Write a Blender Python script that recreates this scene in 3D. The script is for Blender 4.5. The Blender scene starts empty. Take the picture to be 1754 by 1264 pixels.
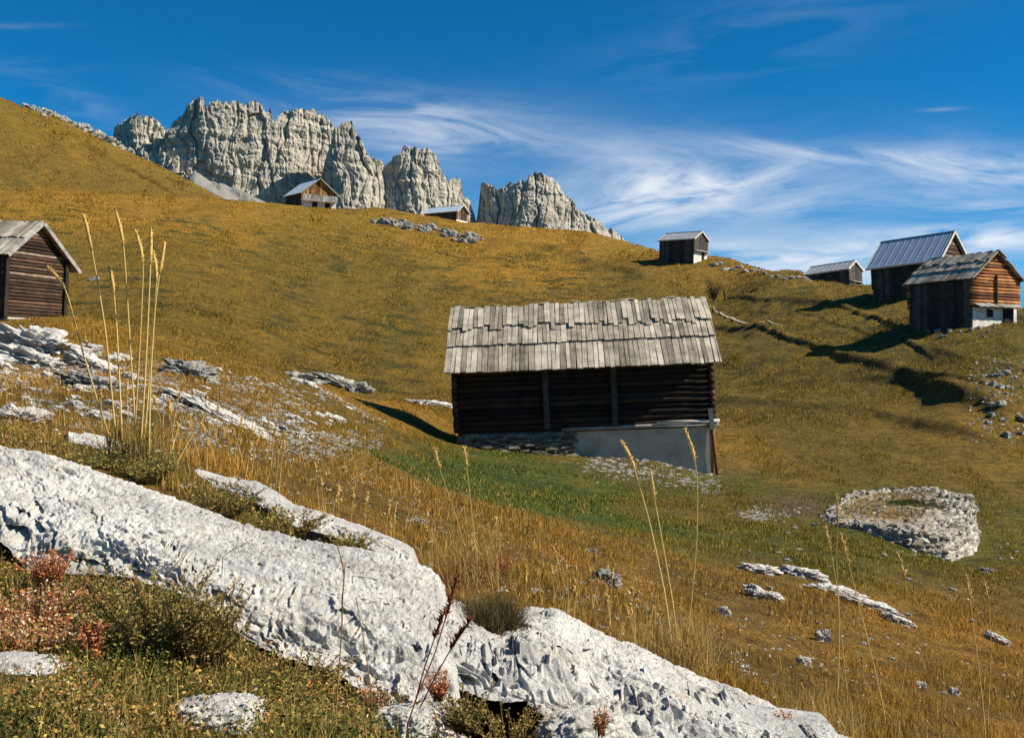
import bpy, math
import numpy as np
F, CX, HY = 1705.0, 877.0, 632.0          # focal length in photo pixels, principal point
rng = np.random.default_rng(11)
scene = bpy.context.scene
COL = scene.collection

# ------------------------------------------------------------------ noise
def _hash(ix, iy, iz, s):
    n = (ix * 73856093) ^ (iy * 19349663) ^ (iz * 83492791) ^ (s * 2654435761)
    n &= 0xffffffff
    n = ((n ^ (n >> 16)) * 0x45d9f3b) & 0xffffffff
    n = ((n ^ (n >> 16)) * 0x45d9f3b) & 0xffffffff
    n = n ^ (n >> 16)
    return n / 4294967295.0

def vnoise(p, s=0):
    p = np.asarray(p, float)
    i = np.floor(p).astype(np.int64)
    f = p - i
    f = f * f * f * (f * (f * 6 - 15) + 10)
    r = 0
    for dx in (0, 1):
        wx = f[:, 0] if dx else 1 - f[:, 0]
        for dy in (0, 1):
            wy = f[:, 1] if dy else 1 - f[:, 1]
            for dz in (0, 1):
                wz = f[:, 2] if dz else 1 - f[:, 2]
                r = r + wx * wy * wz * _hash(i[:, 0] + dx, i[:, 1] + dy, i[:, 2] + dz, s)
    return r * 2 - 1

def fbm(p, o=4, s=0, g=.5):
    p = np.asarray(p, float)
    a, r, t = 1., 0, 0
    for k in range(o):
        r = r + a * vnoise(p * (2.03 ** k) + k * 17.3, s + k)
        t += a
        a *= g
    return r / t * 1.6

def ridged(p, o=3, s=0):
    a, r, t = 1., 0, 0
    for k in range(o):
        r = r + a * (1 - np.abs(vnoise(p * (2.03 ** k) + k * 9.1, s + k)) * 2)
        t += a
        a *= .5
    return r / t

def worley(p, s=0):
    i = np.floor(p).astype(np.int64)
    b1 = np.full(len(p), 9.)
    b2 = np.full(len(p), 9.)
    for dx in (-1, 0, 1):
        for dy in (-1, 0, 1):
            for dz in (-1, 0, 1):
                q = i + np.array([dx, dy, dz])
                o = np.stack([_hash(q[:, 0], q[:, 1], q[:, 2], s + k) for k in (1, 2, 3)], 1)
                d = np.linalg.norm(q + o - p, axis=1)
                b2 = np.where(d < b1, b1, np.minimum(b2, d))
                b1 = np.minimum(b1, d)
    return b1, b2

def worley_id(p, s=0):
    i = np.floor(p).astype(np.int64)
    b1 = np.full(len(p), 9.); b2 = np.full(len(p), 9.); cid = np.zeros(len(p))
    for dx in (-1, 0, 1):
        for dy in (-1, 0, 1):
            for dz in (-1, 0, 1):
                q = i + np.array([dx, dy, dz])
                o = np.stack([_hash(q[:, 0], q[:, 1], q[:, 2], s + k) for k in (1, 2, 3)], 1)
                d = np.linalg.norm(q + o - p, axis=1)
                h = _hash(q[:, 0], q[:, 1], q[:, 2], s + 9)
                b2 = np.where(d < b1, b1, np.minimum(b2, d))
                cid = np.where(d < b1, h, cid)
                b1 = np.minimum(b1, d)
    return b1, b2, cid

def sstep(a, b, x):
    t = np.clip((x - a) / (b - a), 0, 1)
    return t * t * (3 - 2 * t)

def PW(px, py, d):
    return np.stack(np.broadcast_arrays((np.asarray(px, float) - CX) / F * d, np.asarray(d, float), (HY - np.asarray(py, float)) / F * d), -1)

# ------------------------------------------------------------------ terrain
PROF = {
 0:   [(.8,1560),(1.2,1270),(1.6,1110),(2.0,1000),(2.35,850),(2.6,775),(3,740),(4,692),(7,642),(12,605),(20,568),(24,560),(34,556),(46,551),(60,522),(80,455),(110,392),(150,334),(165,331),(185,342),(215,322),(260,240),(300,172),(312,168),(335,200)],
 130: [(.8,1560),(1.2,1270),(1.6,1125),(2.0,1000),(2.35,870),(2.6,795),(3,755),(4,705),(7,655),(12,612),(19,565),(24,549),(34,553),(46,551),(60,522),(80,457),(110,396),(150,339),(163,334),(185,344),(215,328),(260,268),(300,224),(312,220),(335,245)],
 270: [(.9,1460),(1.3,1264),(1.6,1150),(2.0,1000),(2.35,890),(2.6,825),(3,775),(4,730),(6,680),(9,645),(14,603),(19,578),(24,584),(32,586),(45,560),(60,520),(80,460),(110,400),(140,355),(163,338),(185,345),(215,336),(255,310),(300,289),(312,287),(340,320)],
 430: [(.9,1440),(1.3,1275),(1.6,1190),(2.0,1070),(2.35,980),(2.6,905),(3,850),(4,790),(6,735),(9,690),(14,645),(19,620),(24,640),(32,645),(45,612),(60,562),(80,497),(110,422),(140,370),(165,348),(190,352),(230,366),(300,362),(340,385)],
 560: [(1,1470),(1.3,1295),(1.6,1230),(2.0,1122),(2.35,1042),(2.6,980),(3,925),(4,858),(6,795),(9,752),(14,708),(19,686),(24,672),(29,662),(34,672),(40,678),(48,650),(60,600),(80,530),(110,448),(140,392),(164,364),(181,358),(215,376),(300,395)],
 620: [(1,1480),(1.3,1300),(1.6,1240),(2.0,1140),(2.35,1060),(2.6,1000),(3,955),(4,885),(6,820),(9,775),(14,736),(19,717),(24,704),(28,692),(32,680),(36,684),(42,684),(48,660),(60,610),(80,540),(110,460),(140,400),(163,369),(180,361),(215,380),(300,400)],
 700: [(1,1490),(1.6,1262),(2,1168),(2.35,1092),(2.6,1032),(3,985),(4,918),(6,856),(9,812),(14,772),(19,754),(23,745),(27,730),(31,708),(34,694),(37,692),(42,690),(48,672),(60,621),(80,551),(110,471),(140,410),(166,377),(185,369),(220,388),(300,405)],
 780: [(1,1560),(1.6,1350),(2,1275),(2.35,1170),(2.6,1068),(3,1010),(4,950),(6,890),(9,850),(14,805),(19,790),(23,779),(26,768),(32,744),(45,688),(60,632),(80,562),(110,482),(140,420),(170,385),(190,378),(225,395),(300,410)],
 1000:[(1,1620),(1.6,1450),(2,1370),(2.35,1270),(2.6,1160),(3,1090),(4,1030),(6,970),(9,915),(14,860),(19,823),(23,802),(26,788),(32,762),(45,702),(60,642),(80,567),(110,490),(140,435),(168,404),(188,400),(222,415),(300,430)],
 1215:[(1,1600),(1.6,1450),(2,1360),(2.6,1240),(3,1180),(4,1120),(6,1050),(9,970),(14,900),(19,862),(23,840),(26,820),(32,772),(45,692),(60,622),(80,560),(110,492),(127,447),(134,440),(160,455),(300,500)],
 1345:[(1,1650),(1.6,1520),(2,1430),(2.6,1310),(3,1235),(4,1165),(6,1085),(9,995),(12,945),(17,893),(22,848),(28,802),(36,735),(45,674),(55,612),(65,570),(78,528),(92,493),(106,470),(114,465),(140,482),(300,530)],
 1480:[(1,1700),(1.6,1560),(2,1470),(2.6,1350),(3,1275),(4,1205),(6,1112),(9,1020),(12,962),(17,914),(22,862),(28,810),(36,742),(42,684),(47,632),(52,594),(60,560),(70,532),(80,509),(88,500),(99,497),(120,510),(300,560)],
 1565:[(1,1730),(1.6,1580),(2,1485),(3,1298),(4,1228),(6,1134),(9,1040),(12,980),(17,936),(22,876),(28,816),(36,738),(42,672),(47,607),(51,570),(54,554),(58,547),(63,538),(69,522),(76,508),(88,503),(97,502),(120,515),(300,570)],
 1660:[(1,1760),(1.6,1600),(2,1500),(3,1320),(4,1250),(6,1155),(9,1060),(12,1000),(17,958),(22,890),(28,822),(34,748),(40,652),(45,590),(48,563),(50,556),(60,534),(80,510),(92,507),(120,520),(300,580)],
 1754:[(1,1800),(2,1520),(3,1350),(4,1270),(6,1175),(9,1085),(12,1022),(17,955),(22,892),(28,822),(34,745),(38,668),(43,595),(48,558),(60,548),(80,541),(92,540),(120,550),(300,590)],
}
def pchip(x, y, xq):
    x = np.asarray(x, float); y = np.asarray(y, float)
    h = np.diff(x); dl = np.diff(y) / h
    m = np.zeros_like(y)
    for i in range(1, len(x) - 1):
        if dl[i-1] * dl[i] > 0:
            w1 = 2 * h[i] + h[i-1]; w2 = h[i] + 2 * h[i-1]
            m[i] = (w1 + w2) / (w1 / dl[i-1] + w2 / dl[i])
    m[0], m[-1] = dl[0], dl[-1]
    xq = np.clip(xq, x[0], x[-1])
    k = np.clip(np.searchsorted(x, xq) - 1, 0, len(x) - 2)
    t = (xq - x[k]) / h[k]
    t2, t3 = t * t, t ** 3
    return (2*t3-3*t2+1)*y[k] + (t3-2*t2+t)*h[k]*m[k] + (-2*t3+3*t2)*y[k+1] + (t3-t2)*h[k]*m[k+1]
LD = np.linspace(math.log(.7), math.log(420), 420)
cols = sorted(PROF)
tab = []
for c in cols:
    d, r = np.array(PROF[c], float).T
    rr = pchip(np.log(d), r, LD)
    z = (HY - rr) / F * np.exp(LD)
    lo = LD < math.log(d[0]); z[lo] = z[~lo][0]
    hi = LD > math.log(d[-1])
    if hi.any():
        zl = z[~hi][-1]; z[hi] = zl - .25 * (np.exp(LD[hi]) - d[-1])
    tab.append(z)
tab = np.array(tab)
ed = np.exp(LD)
PXG = np.linspace(-600, 2400, 301)
T = np.zeros((len(PXG), len(LD)))
for j in range(len(LD)):                      # smooth across columns in angular height
    T[:, j] = pchip(cols, tab[:, j] / ed[j], PXG)
for i, p in enumerate(PXG):
    if p < 0: T[i] = tab[0] / ed + .10 * (-p / F) * np.minimum(1, 3 / ed ** .3)
    if p > 1754: T[i] = tab[-1] / ed - .08 * ((p - 1754) / F)
# light smoothing
for _ in range(3):
    T[1:-1] = .25 * T[:-2] + .5 * T[1:-1] + .25 * T[2:]
def ang(px, d):                               # z/d of the bare terrain
    fi = np.clip((px - PXG[0]) / (PXG[1] - PXG[0]), 0, len(PXG) - 1.001)
    fj = np.clip((np.log(np.maximum(d, .7)) - LD[0]) / (LD[1] - LD[0]), 0, len(LD) - 1.001)
    i = fi.astype(int); j = fj.astype(int); a = fi - i; b = fj - j
    return (1-a)*(1-b)*T[i, j] + a*(1-b)*T[i+1, j] + (1-a)*b*T[i, j+1] + a*b*T[i+1, j+1]
def depth_of(px, row, d0=2.5, d1=330):        # depth at which the bare terrain shows at a pixel
    dd = np.exp(np.linspace(math.log(d0), math.log(d1), 900))
    r = HY - F * ang(np.full(900, float(px)), dd)
    k = np.argmax(r <= row)
    return dd[k] if (r <= row).any() else d1
BANKS = []
for pts, A, w, d0 in (
    ([(1225,560),(1300,566),(1350,585),(1450,614),(1550,644),(1650,678),(1720,700)], .30, .04, 30),
    ([(1180,684),(1350,693),(1500,710),(1600,730),(1690,748)], .22, .04, 28),
    ([(1230,522),(1320,519),(1420,524),(1500,545),(1560,575)], .22, .02, 40),
    ([(1490,648),(1580,653),(1690,668)], .2, .02, 30),
    ([(1280,535),(1400,545),(1500,572),(1600,610)], .12, .012, 40),
    ([(1560,585),(1650,612),(1754,640)], .07, .02, 30),
    ([(650,365),(800,400),(930,425),(1100,470)], .7, .05, 60),
    ([(300,545),(520,585),(780,615)], .25, .05, 40),
    ([(60,200),(130,236),(215,290),(300,335)], .9, .012, 195)):
    BANKS.append((np.array([p[0] for p in pts], float), np.array([math.log(depth_of(p[0], p[1], d0)) for p in pts]), A, w))
def wallmask(X, Y):                           # 1 away from the buildings
    return 1
def hraw(X, Y):
    X = np.asarray(X, float); Y = np.asarray(Y, float)
    d = np.maximum(Y, .9)
    px = CX + F * X / d
    z = ang(px, d) * d
    z = z + .24 * np.exp(-((X - 3.7) / 1.5) ** 2 - ((Y - 25.75) / .55) ** 2)
    for bx, bl, A, w in BANKS:
        c = np.interp(px, bx, bl)
        m = sstep(bx[0] - 60, bx[0] + 40, px) * (1 - sstep(bx[-1] - 40, bx[-1] + 60, px))
        q = (np.log(d) - c) / w
        z = z + A * m * np.exp(-np.where(q < 0, (q * 2.6) ** 2, q ** 2))
    return z
def height(X, Y):
    X = np.asarray(X, float).ravel(); Y = np.asarray(Y, float).ravel()
    z = hraw(X, Y)
    P2 = np.stack([X, Y, np.zeros_like(X)], 1)
    z = z + (.55 * fbm(P2 / 22, 3, 3) + .22 * fbm(P2 / 7, 2, 4)) * sstep(36, 85, Y)
    z = z + .09 * fbm(P2 / 3., 3, 5) * sstep(4, 16, Y)
    z = z + .10 * fbm(P2 / 1.1, 2, 8) * sstep(25, 70, Y)
    z = z + .022 * fbm(P2 / .45, 3, 6) + .45 * fbm(P2 / 5., 3, 18) * sstep(140, 210, Y) + .13 * ridged(P2 * np.array([1, 1.6, 1]) / 2.2, 2, 19) * sstep(30, 80, Y)
    # cattle treads: thin contour steps on the steep far slopes
    q = (z + .5 * fbm(P2 / 9, 2, 21)) / .8
    z = z + .10 * (np.abs((q % 1) - .5) * 2) * sstep(40, 70, Y) * sstep(-.2, .4, fbm(P2 / 18, 2, 22))
    return z

# ------------------------------------------------------------------ mesh helpers
def mesh_np(name, V, Fs, mat=None, smooth=True, col=None, parent=None):
    V = np.asarray(V, np.float32)
    me = bpy.data.meshes.new(name)
    me.vertices.add(len(V)); me.vertices.foreach_set('co', V.ravel())
    arrs = Fs if isinstance(Fs, list) else [Fs]
    arrs = [np.asarray(a, np.int32) for a in arrs if len(a)]
    nl = sum(a.size for a in arrs); nf = sum(len(a) for a in arrs)
    me.loops.add(nl); me.loops.foreach_set('vertex_index', np.concatenate([a.ravel() for a in arrs]))
    tot = np.concatenate([np.full(len(a), a.shape[1], np.int32) for a in arrs])
    st = np.concatenate([[0], np.cumsum(tot)[:-1]]).astype(np.int32)
    me.polygons.add(nf); me.polygons.foreach_set('loop_start', st)
    me.polygons.foreach_set('use_smooth', np.full(nf, smooth, bool))
    me.update(calc_edges=True)
    if col is not None:
        a = me.color_attributes.new('Col', 'FLOAT_COLOR', 'POINT')
        c = np.ones((len(V), 4), np.float32); c[:, :3] = col
        a.data.foreach_set('color', c.ravel())
    if mat: me.materials.append(mat)
    o = bpy.data.objects.new(name, me); COL.objects.link(o)
    if parent: o.parent = parent
    return o
def grid_faces(nu, nv):
    i = np.arange(nu * nv).reshape(nu, nv)
    return np.stack([i[:-1, :-1], i[1:, :-1], i[1:, 1:], i[:-1, 1:]], -1).reshape(-1, 4)
def tag(o, label=None, cat=None, group=None, kind=None):
    if label: o['label'] = label
    if cat: o['category'] = cat
    if group: o['group'] = group
    if kind: o['kind'] = kind
    return o
def empty(name, loc=(0, 0, 0), rot=(0, 0, 0)):
    o = bpy.data.objects.new(name, None); o.location = loc; o.rotation_euler = rot
    o.empty_display_size = .1
    COL.objects.link(o); return o
class MB:
    def __init__(s): s.v = []; s.q = []; s.t = []; s.n = 0
    def add(s, V, Q=None, T=None):
        V = np.asarray(V, float)
        if Q is not None and len(Q): s.q.append(np.asarray(Q) + s.n)
        if T is not None and len(T): s.t.append(np.asarray(T) + s.n)
        s.v.append(V); s.n += len(V)
    def box(s, c, hx, hy, hz):                # centre and three half-vectors
        c, hx, hy, hz = (np.asarray(a, float) for a in (c, hx, hy, hz))
        V = [c + sx * hx + sy * hy + sz * hz for sz in (-1, 1) for sy in (-1, 1) for sx in (-1, 1)]
        s.add(V, [(0,2,3,1),(4,5,7,6),(0,1,5,4),(2,6,7,3),(0,4,6,2),(1,3,7,5)])
    def abox(s, x0, x1, y0, y1, z0, z1):
        s.box(((x0+x1)/2, (y0+y1)/2, (z0+z1)/2), ((x1-x0)/2,0,0), (0,(y1-y0)/2,0), (0,0,(z1-z0)/2))
    def tube(s, pts, rad, n=6, squash=1):
        pts = np.asarray(pts, float); m = len(pts)
        rad = np.broadcast_to(np.asarray(rad, float), (m,))
        tg = np.gradient(pts, axis=0); tg /= np.linalg.norm(tg, axis=1)[:, None] + 1e-12
        ref = np.array([0, 0, 1.]) if abs(tg[0, 2]) < .8 else np.array([0, 1., 0])
        a = np.cross(tg, ref); a /= np.linalg.norm(a, axis=1)[:, None] + 1e-12
        b = np.cross(a, tg)
        th = np.arange(n) / n * 2 * np.pi
        V = pts[:, None] + rad[:, None, None] * (np.cos(th)[None, :, None] * a[:, None] + squash * np.sin(th)[None, :, None] * b[:, None])
        i = np.arange(m * n).reshape(m, n); j = np.roll(i, -1, 1)
        Q = np.stack([i[:-1], j[:-1], j[1:], i[1:]], -1).reshape(-1, 4)
        k = m * n
        V = np.concatenate([V.reshape(-1, 3), pts[:1], pts[-1:]])
        T = [(k, j[0][q], i[0][q]) for q in range(n)] + [(k + 1, i[-1][q], j[-1][q]) for q in range(n)]
        s.add(V, Q, T)
    def build(s, name, mat, parent=None, smooth=False, col=None):
        return mesh_np(name, np.concatenate(s.v), [np.concatenate(a) for a in (s.q, s.t) if a], mat, smooth, col, parent)

# ------------------------------------------------------------------ materials
def newmat(name):
    m = bpy.data.materials.new(name); m.use_nodes = True
    nt = m.node_tree; nt.nodes.clear()
    out = nt.nodes.new('ShaderNodeOutputMaterial')
    b = nt.nodes.new('ShaderNodeBsdfPrincipled'); b.inputs['Roughness'].default_value = .9
    b.inputs['Specular IOR Level'].default_value = .2
    nt.links.new(b.outputs[0], out.inputs[0])
    return m, nt, b
def nd(nt, t, **k):
    n = nt.nodes.new('ShaderNode' + t)
    for a, v in k.items():
        if a in n.inputs.keys(): n.inputs[a].default_value = v
        else: setattr(n, a, v)
    return n
def ramp(nt, fac, stops):
    r = nt.nodes.new('ShaderNodeValToRGB'); e = r.color_ramp.elements
    while len(e) < len(stops): e.new(.5)
    for q, (p, c) in zip(e, stops): q.position = p; q.color = (*c, 1)
    nt.links.new(fac, r.inputs[0]); return r.outputs[0]
def coords(nt, scale=(1, 1, 1), kind='Object', rot=(0, 0, 0)):
    tc = nt.nodes.new('ShaderNodeTexCoord'); mp = nt.nodes.new('ShaderNodeMapping')
    mp.inputs['Scale'].default_value = scale; mp.inputs['Rotation'].default_value = rot
    nt.links.new(tc.outputs[kind], mp.inputs[0]); return mp.outputs[0]
def noise(nt, vec, scale, detail=6, rough=.6, dist=0):
    n = nd(nt, 'TexNoise', Scale=scale, Detail=detail, Roughness=rough, Distortion=dist)
    nt.links.new(vec, n.inputs['Vector']); return n.outputs['Fac']
def mix(nt, a, b, fac, mode='MIX'):
    m = nt.nodes.new('ShaderNodeMix'); m.data_type = 'RGBA'; m.blend_type = mode
    for sock, v in ((6, a), (7, b)):
        if isinstance(v, tuple): m.inputs[sock].default_value = (*v, 1)
        else: nt.links.new(v, m.inputs[sock])
    if isinstance(fac, float): m.inputs[0].default_value = fac
    else: nt.links.new(fac, m.inputs[0])
    return m.outputs[2]
def math_(nt, op, a, b=None, c=None, clamp=False):
    m = nt.nodes.new('ShaderNodeMath'); m.operation = op; m.use_clamp = clamp
    for i, v in enumerate((a, b, c)):
        if v is None: continue
        if isinstance(v, (int, float)): m.inputs[i].default_value = v
        else: nt.links.new(v, m.inputs[i])
    return m.outputs[0]
def bump(nt, b, hgt, strength, dist):
    n = nd(nt, 'Bump', Strength=strength, Distance=dist)
    nt.links.new(hgt, n.inputs['Height']); nt.links.new(n.outputs[0], b.inputs['Normal'])

def rock_mat(name, c0, c1, c2, sc, bdist, stain=(.12, .11, .09), stain_at=.62, ochre=None, lichen=False):
    m, nt, b = newmat(name)
    v = coords(nt)
    n1 = noise(nt, v, sc, 8, .65); n2 = noise(nt, v, sc * 6.5, 6, .7)
    c = ramp(nt, n1, [(.3, c0), (.5, c1), (.7, c2)])
    s = ramp(nt, n2, [(stain_at, (0, 0, 0)), (stain_at + .09, (1, 1, 1))])
    c = mix(nt, c, stain, s)
    if ochre:
        n3 = noise(nt, v, sc * 1.7, 5, .6, .5)
        c = mix(nt, c, ochre, ramp(nt, n3, [(.6, (0, 0, 0)), (.75, (.55, .55, .55))]))
    if lichen:
        g1 = noise(nt, v, 2.3, 7, .62, .8)
        c = mix(nt, c, (.34, .335, .32), ramp(nt, g1, [(.50, (0, 0, 0)), (.66, (.85, .85, .85))]))
        g2 = noise(nt, v, 62, 4, .7); g3 = noise(nt, v, 4.1, 4, .6)
        sp_ = math_(nt, 'MULTIPLY', ramp(nt, g2, [(.60, (0, 0, 0)), (.66, (1, 1, 1))]), ramp(nt, g3, [(.42, (0, 0, 0)), (.6, (1, 1, 1))]))
        c = mix(nt, c, (.05, .048, .042), sp_)
        g4 = noise(nt, coords(nt, (9, 9, 1.6)), 1.6, 5, .6)
        c = mix(nt, c, (.22, .21, .19), ramp(nt, g4, [(.60, (0, 0, 0)), (.72, (.6, .6, .6))]))
    nt.links.new(c, b.inputs['Base Color'])
    h = math_(nt, 'ADD', n2, math_(nt, 'MULTIPLY', noise(nt, v, sc * 22, 4, .7), .5))
    bump(nt, b, h, .9, bdist)
    return m
M = {}
M['limestone'] = rock_mat('limestone', (.40, .375, .33), (.60, .57, .515), (.74, .71, .645), 7, .016, (.11, .10, .08), .575, (.55, .40, .22), True)
M['limestone_far'] = rock_mat('weathered_limestone', (.23, .215, .185), (.40, .38, .33), (.58, .55, .48), 3.5, .05, (.10, .09, .07), .55)
M['cragstone'] = rock_mat('cragstone', (.22, .205, .17), (.38, .36, .30), (.56, .53, .46), 1.5, .1, (.07, .065, .05), .55)
M['rubble'] = rock_mat('rubble_stone', (.24, .19, .13), (.42, .37, .29), (.62, .58, .50), 5, .03, (.10, .08, .05), .57)

def attr_mat(name, sc, amt, trans=0., bd=0., rough=.9):
    m, nt, b = newmat(name)
    a = nt.nodes.new('ShaderNodeVertexColor'); a.layer_name = 'Col'
    c = a.outputs[0]
    if sc:
        v = coords(nt)
        n = noise(nt, v, sc, 8, .7)
        k = ramp(nt, n, [(.25, (1 - amt,) * 3), (.75, (1 + amt,) * 3)])
        c = mix(nt, c, k, 1., 'MULTIPLY')
        if bd: bump(nt, b, n, 1., bd)
    b.inputs['Roughness'].default_value = rough
    nt.links.new(c, b.inputs['Base Color'])
    if trans:
        tr = nt.nodes.new('ShaderNodeBsdfTranslucent'); nt.links.new(c, tr.inputs[0])
        ms = nt.nodes.new('ShaderNodeMixShader'); ms.inputs[0].default_value = trans
        nt.links.new(b.outputs[0], ms.inputs[1]); nt.links.new(tr.outputs[0], ms.inputs[2])
        nt.links.new(ms.outputs[0], [n for n in nt.nodes if n.type == 'OUTPUT_MATERIAL'][0].inputs[0])
    return m
def ground_mat():
    m, nt, b = newmat('meadow_ground')
    a = nt.nodes.new('ShaderNodeVertexColor'); a.layer_name = 'Col'
    v = coords(nt)
    n1 = noise(nt, v, .35, 8, .72); n2 = noise(nt, v, 3.0, 8, .75); n3 = noise(nt, v, 28., 4, .7)
    k = ramp(nt, n2, [(.32, (.35,) * 3), (.5, (1., 1., 1.)), (.68, (1.6, 1.5, 1.35))])
    c = mix(nt, a.outputs[0], k, 1., 'MULTIPLY')
    c = mix(nt, c, ramp(nt, n1, [(.35, (.72, .8, .8)), (.65, (1.2, 1.15, 1.)) ]), 1., 'MULTIPLY')
    c = mix(nt, c, ramp(nt, n3, [(.3, (.6,) * 3), (.7, (1.35,) * 3)]), 1., 'MULTIPLY')
    nt.links.new(c, b.inputs['Base Color'])
    bump(nt, b, math_(nt, 'ADD', math_(nt, 'ADD', n2, math_(nt, 'MULTIPLY', n1, 2.2)), math_(nt, 'MULTIPLY', n3, .2)), 1., .45)
    return m
M['ground'] = ground_mat()
M['blade'] = attr_mat('grass_blade', 0, 0, .3)
M['leaf'] = attr_mat('leaf', 0, 0, .25)
M['heap_stone'] = attr_mat('heap_stone', 14, .55, 0, .02)
M['stalk'] = attr_mat('dry_stalk', 0, 0, .15)

def wood_mat(name, stops, axis, grey=None, sc=1., rough=.85, bd=.01, isl=.55, zs=None):
    """axis: which object axis the grain follows"""
    m, nt, b = newmat(name)
    s = [14. * sc] * 3; s['xyz'.index(axis)] = .9 * sc
    if zs: s[2] = zs
    v = coords(nt, tuple(s))
    n = noise(nt, v, 1.6, 6, .65, .6)
    g = nt.nodes.new('ShaderNodeNewGeometry')
    f = math_(nt, 'ADD', math_(nt, 'MULTIPLY', g.outputs['Random Per Island'], isl), math_(nt, 'MULTIPLY', n, 1 - isl))
    c = ramp(nt, f, stops)
    n2 = noise(nt, coords(nt, (1, 1, 1)), 2.2, 6, .7)
    c = mix(nt, c, ramp(nt, n2, [(.35, (.5,) * 3), (.6, (1.08,) * 3)]), 1., 'MULTIPLY')
    nt.links.new(c, b.inputs['Base Color']); b.inputs['Roughness'].default_value = rough
    bump(nt, b, n, .8, bd)
    return m
M['shingle'] = wood_mat('grey_board', [(.18, (.10, .085, .065)), (.34, (.28, .235, .17)), (.55, (.47, .405, .305)), (.85, (.65, .58, .455))], 'y', zs=1.2, isl=.42)
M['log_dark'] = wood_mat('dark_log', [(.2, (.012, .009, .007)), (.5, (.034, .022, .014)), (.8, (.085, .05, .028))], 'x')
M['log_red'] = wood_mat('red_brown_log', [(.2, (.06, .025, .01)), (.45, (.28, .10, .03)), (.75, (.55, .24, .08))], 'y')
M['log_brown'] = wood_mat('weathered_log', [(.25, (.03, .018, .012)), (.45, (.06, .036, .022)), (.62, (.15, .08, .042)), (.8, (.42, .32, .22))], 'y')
M['plank_dark'] = wood_mat('dark_plank', [(.2, (.028, .022, .018)), (.5, (.07, .056, .045)), (.8, (.12, .10, .08))], 'z')
M['plank_gold'] = wood_mat('honey_plank', [(.2, (.06, .03, .012)), (.5, (.25, .12, .035)), (.8, (.5, .28, .09))], 'z')
M['wood_grey'] = wood_mat('grey_wood', [(.2, (.16, .15, .13)), (.5, (.30, .28, .25)), (.8, (.48, .46, .42))], 'x')
M['wood_dark'] = wood_mat('dark_wood', [(.2, (.012, .01, .008)), (.8, (.05, .035, .025))], 'z')
def plain_noise(name, c0, c1, sc, rough=.8, metal=0., bd=.0):
    m, nt, b = newmat(name)
    n = noise(nt, coords(nt), sc, 7, .65)
    nt.links.new(ramp(nt, n, [(.3, c0), (.7, c1)]), b.inputs['Base Color'])
    b.inputs['Roughness'].default_value = rough; b.inputs['Metallic'].default_value = metal
    if bd: bump(nt, b, n, .7, bd)
    return m
M['fieldstone'] = rock_mat('dark_fieldstone', (.10, .08, .05), (.22, .18, .125), (.40, .35, .27), 5, .03, (.06, .05, .035), .57)
M['plaster'] = plain_noise('grey_plaster', (.34, .285, .205), (.58, .50, .385), 2.2, .9, 0, .01)
M['whitewash'] = plain_noise('whitewashed_stone', (.42, .37, .30), (.80, .77, .70), 2.4, .9, 0, .05)
M['rust'] = plain_noise('rusty_iron', (.13, .05, .022), (.27, .12, .05), 12, .8)
M['metal_blue'] = plain_noise('blue_grey_sheet_metal', (.24, .31, .40), (.34, .42, .51), 1.2, .5, .1)
M['metal_pale'] = plain_noise('pale_sheet_metal', (.42, .50, .58), (.56, .63, .70), 1.2, .4, .2)
M['metal_grey'] = plain_noise('dull_sheet_metal', (.30, .31, .33), (.45, .46, .47), 1., .5, .1)
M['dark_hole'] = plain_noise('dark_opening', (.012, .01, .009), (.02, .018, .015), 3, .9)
M['verge'] = plain_noise('pale_board_edge', (.42, .38, .32), (.62, .58, .5), 5, .8)

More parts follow.
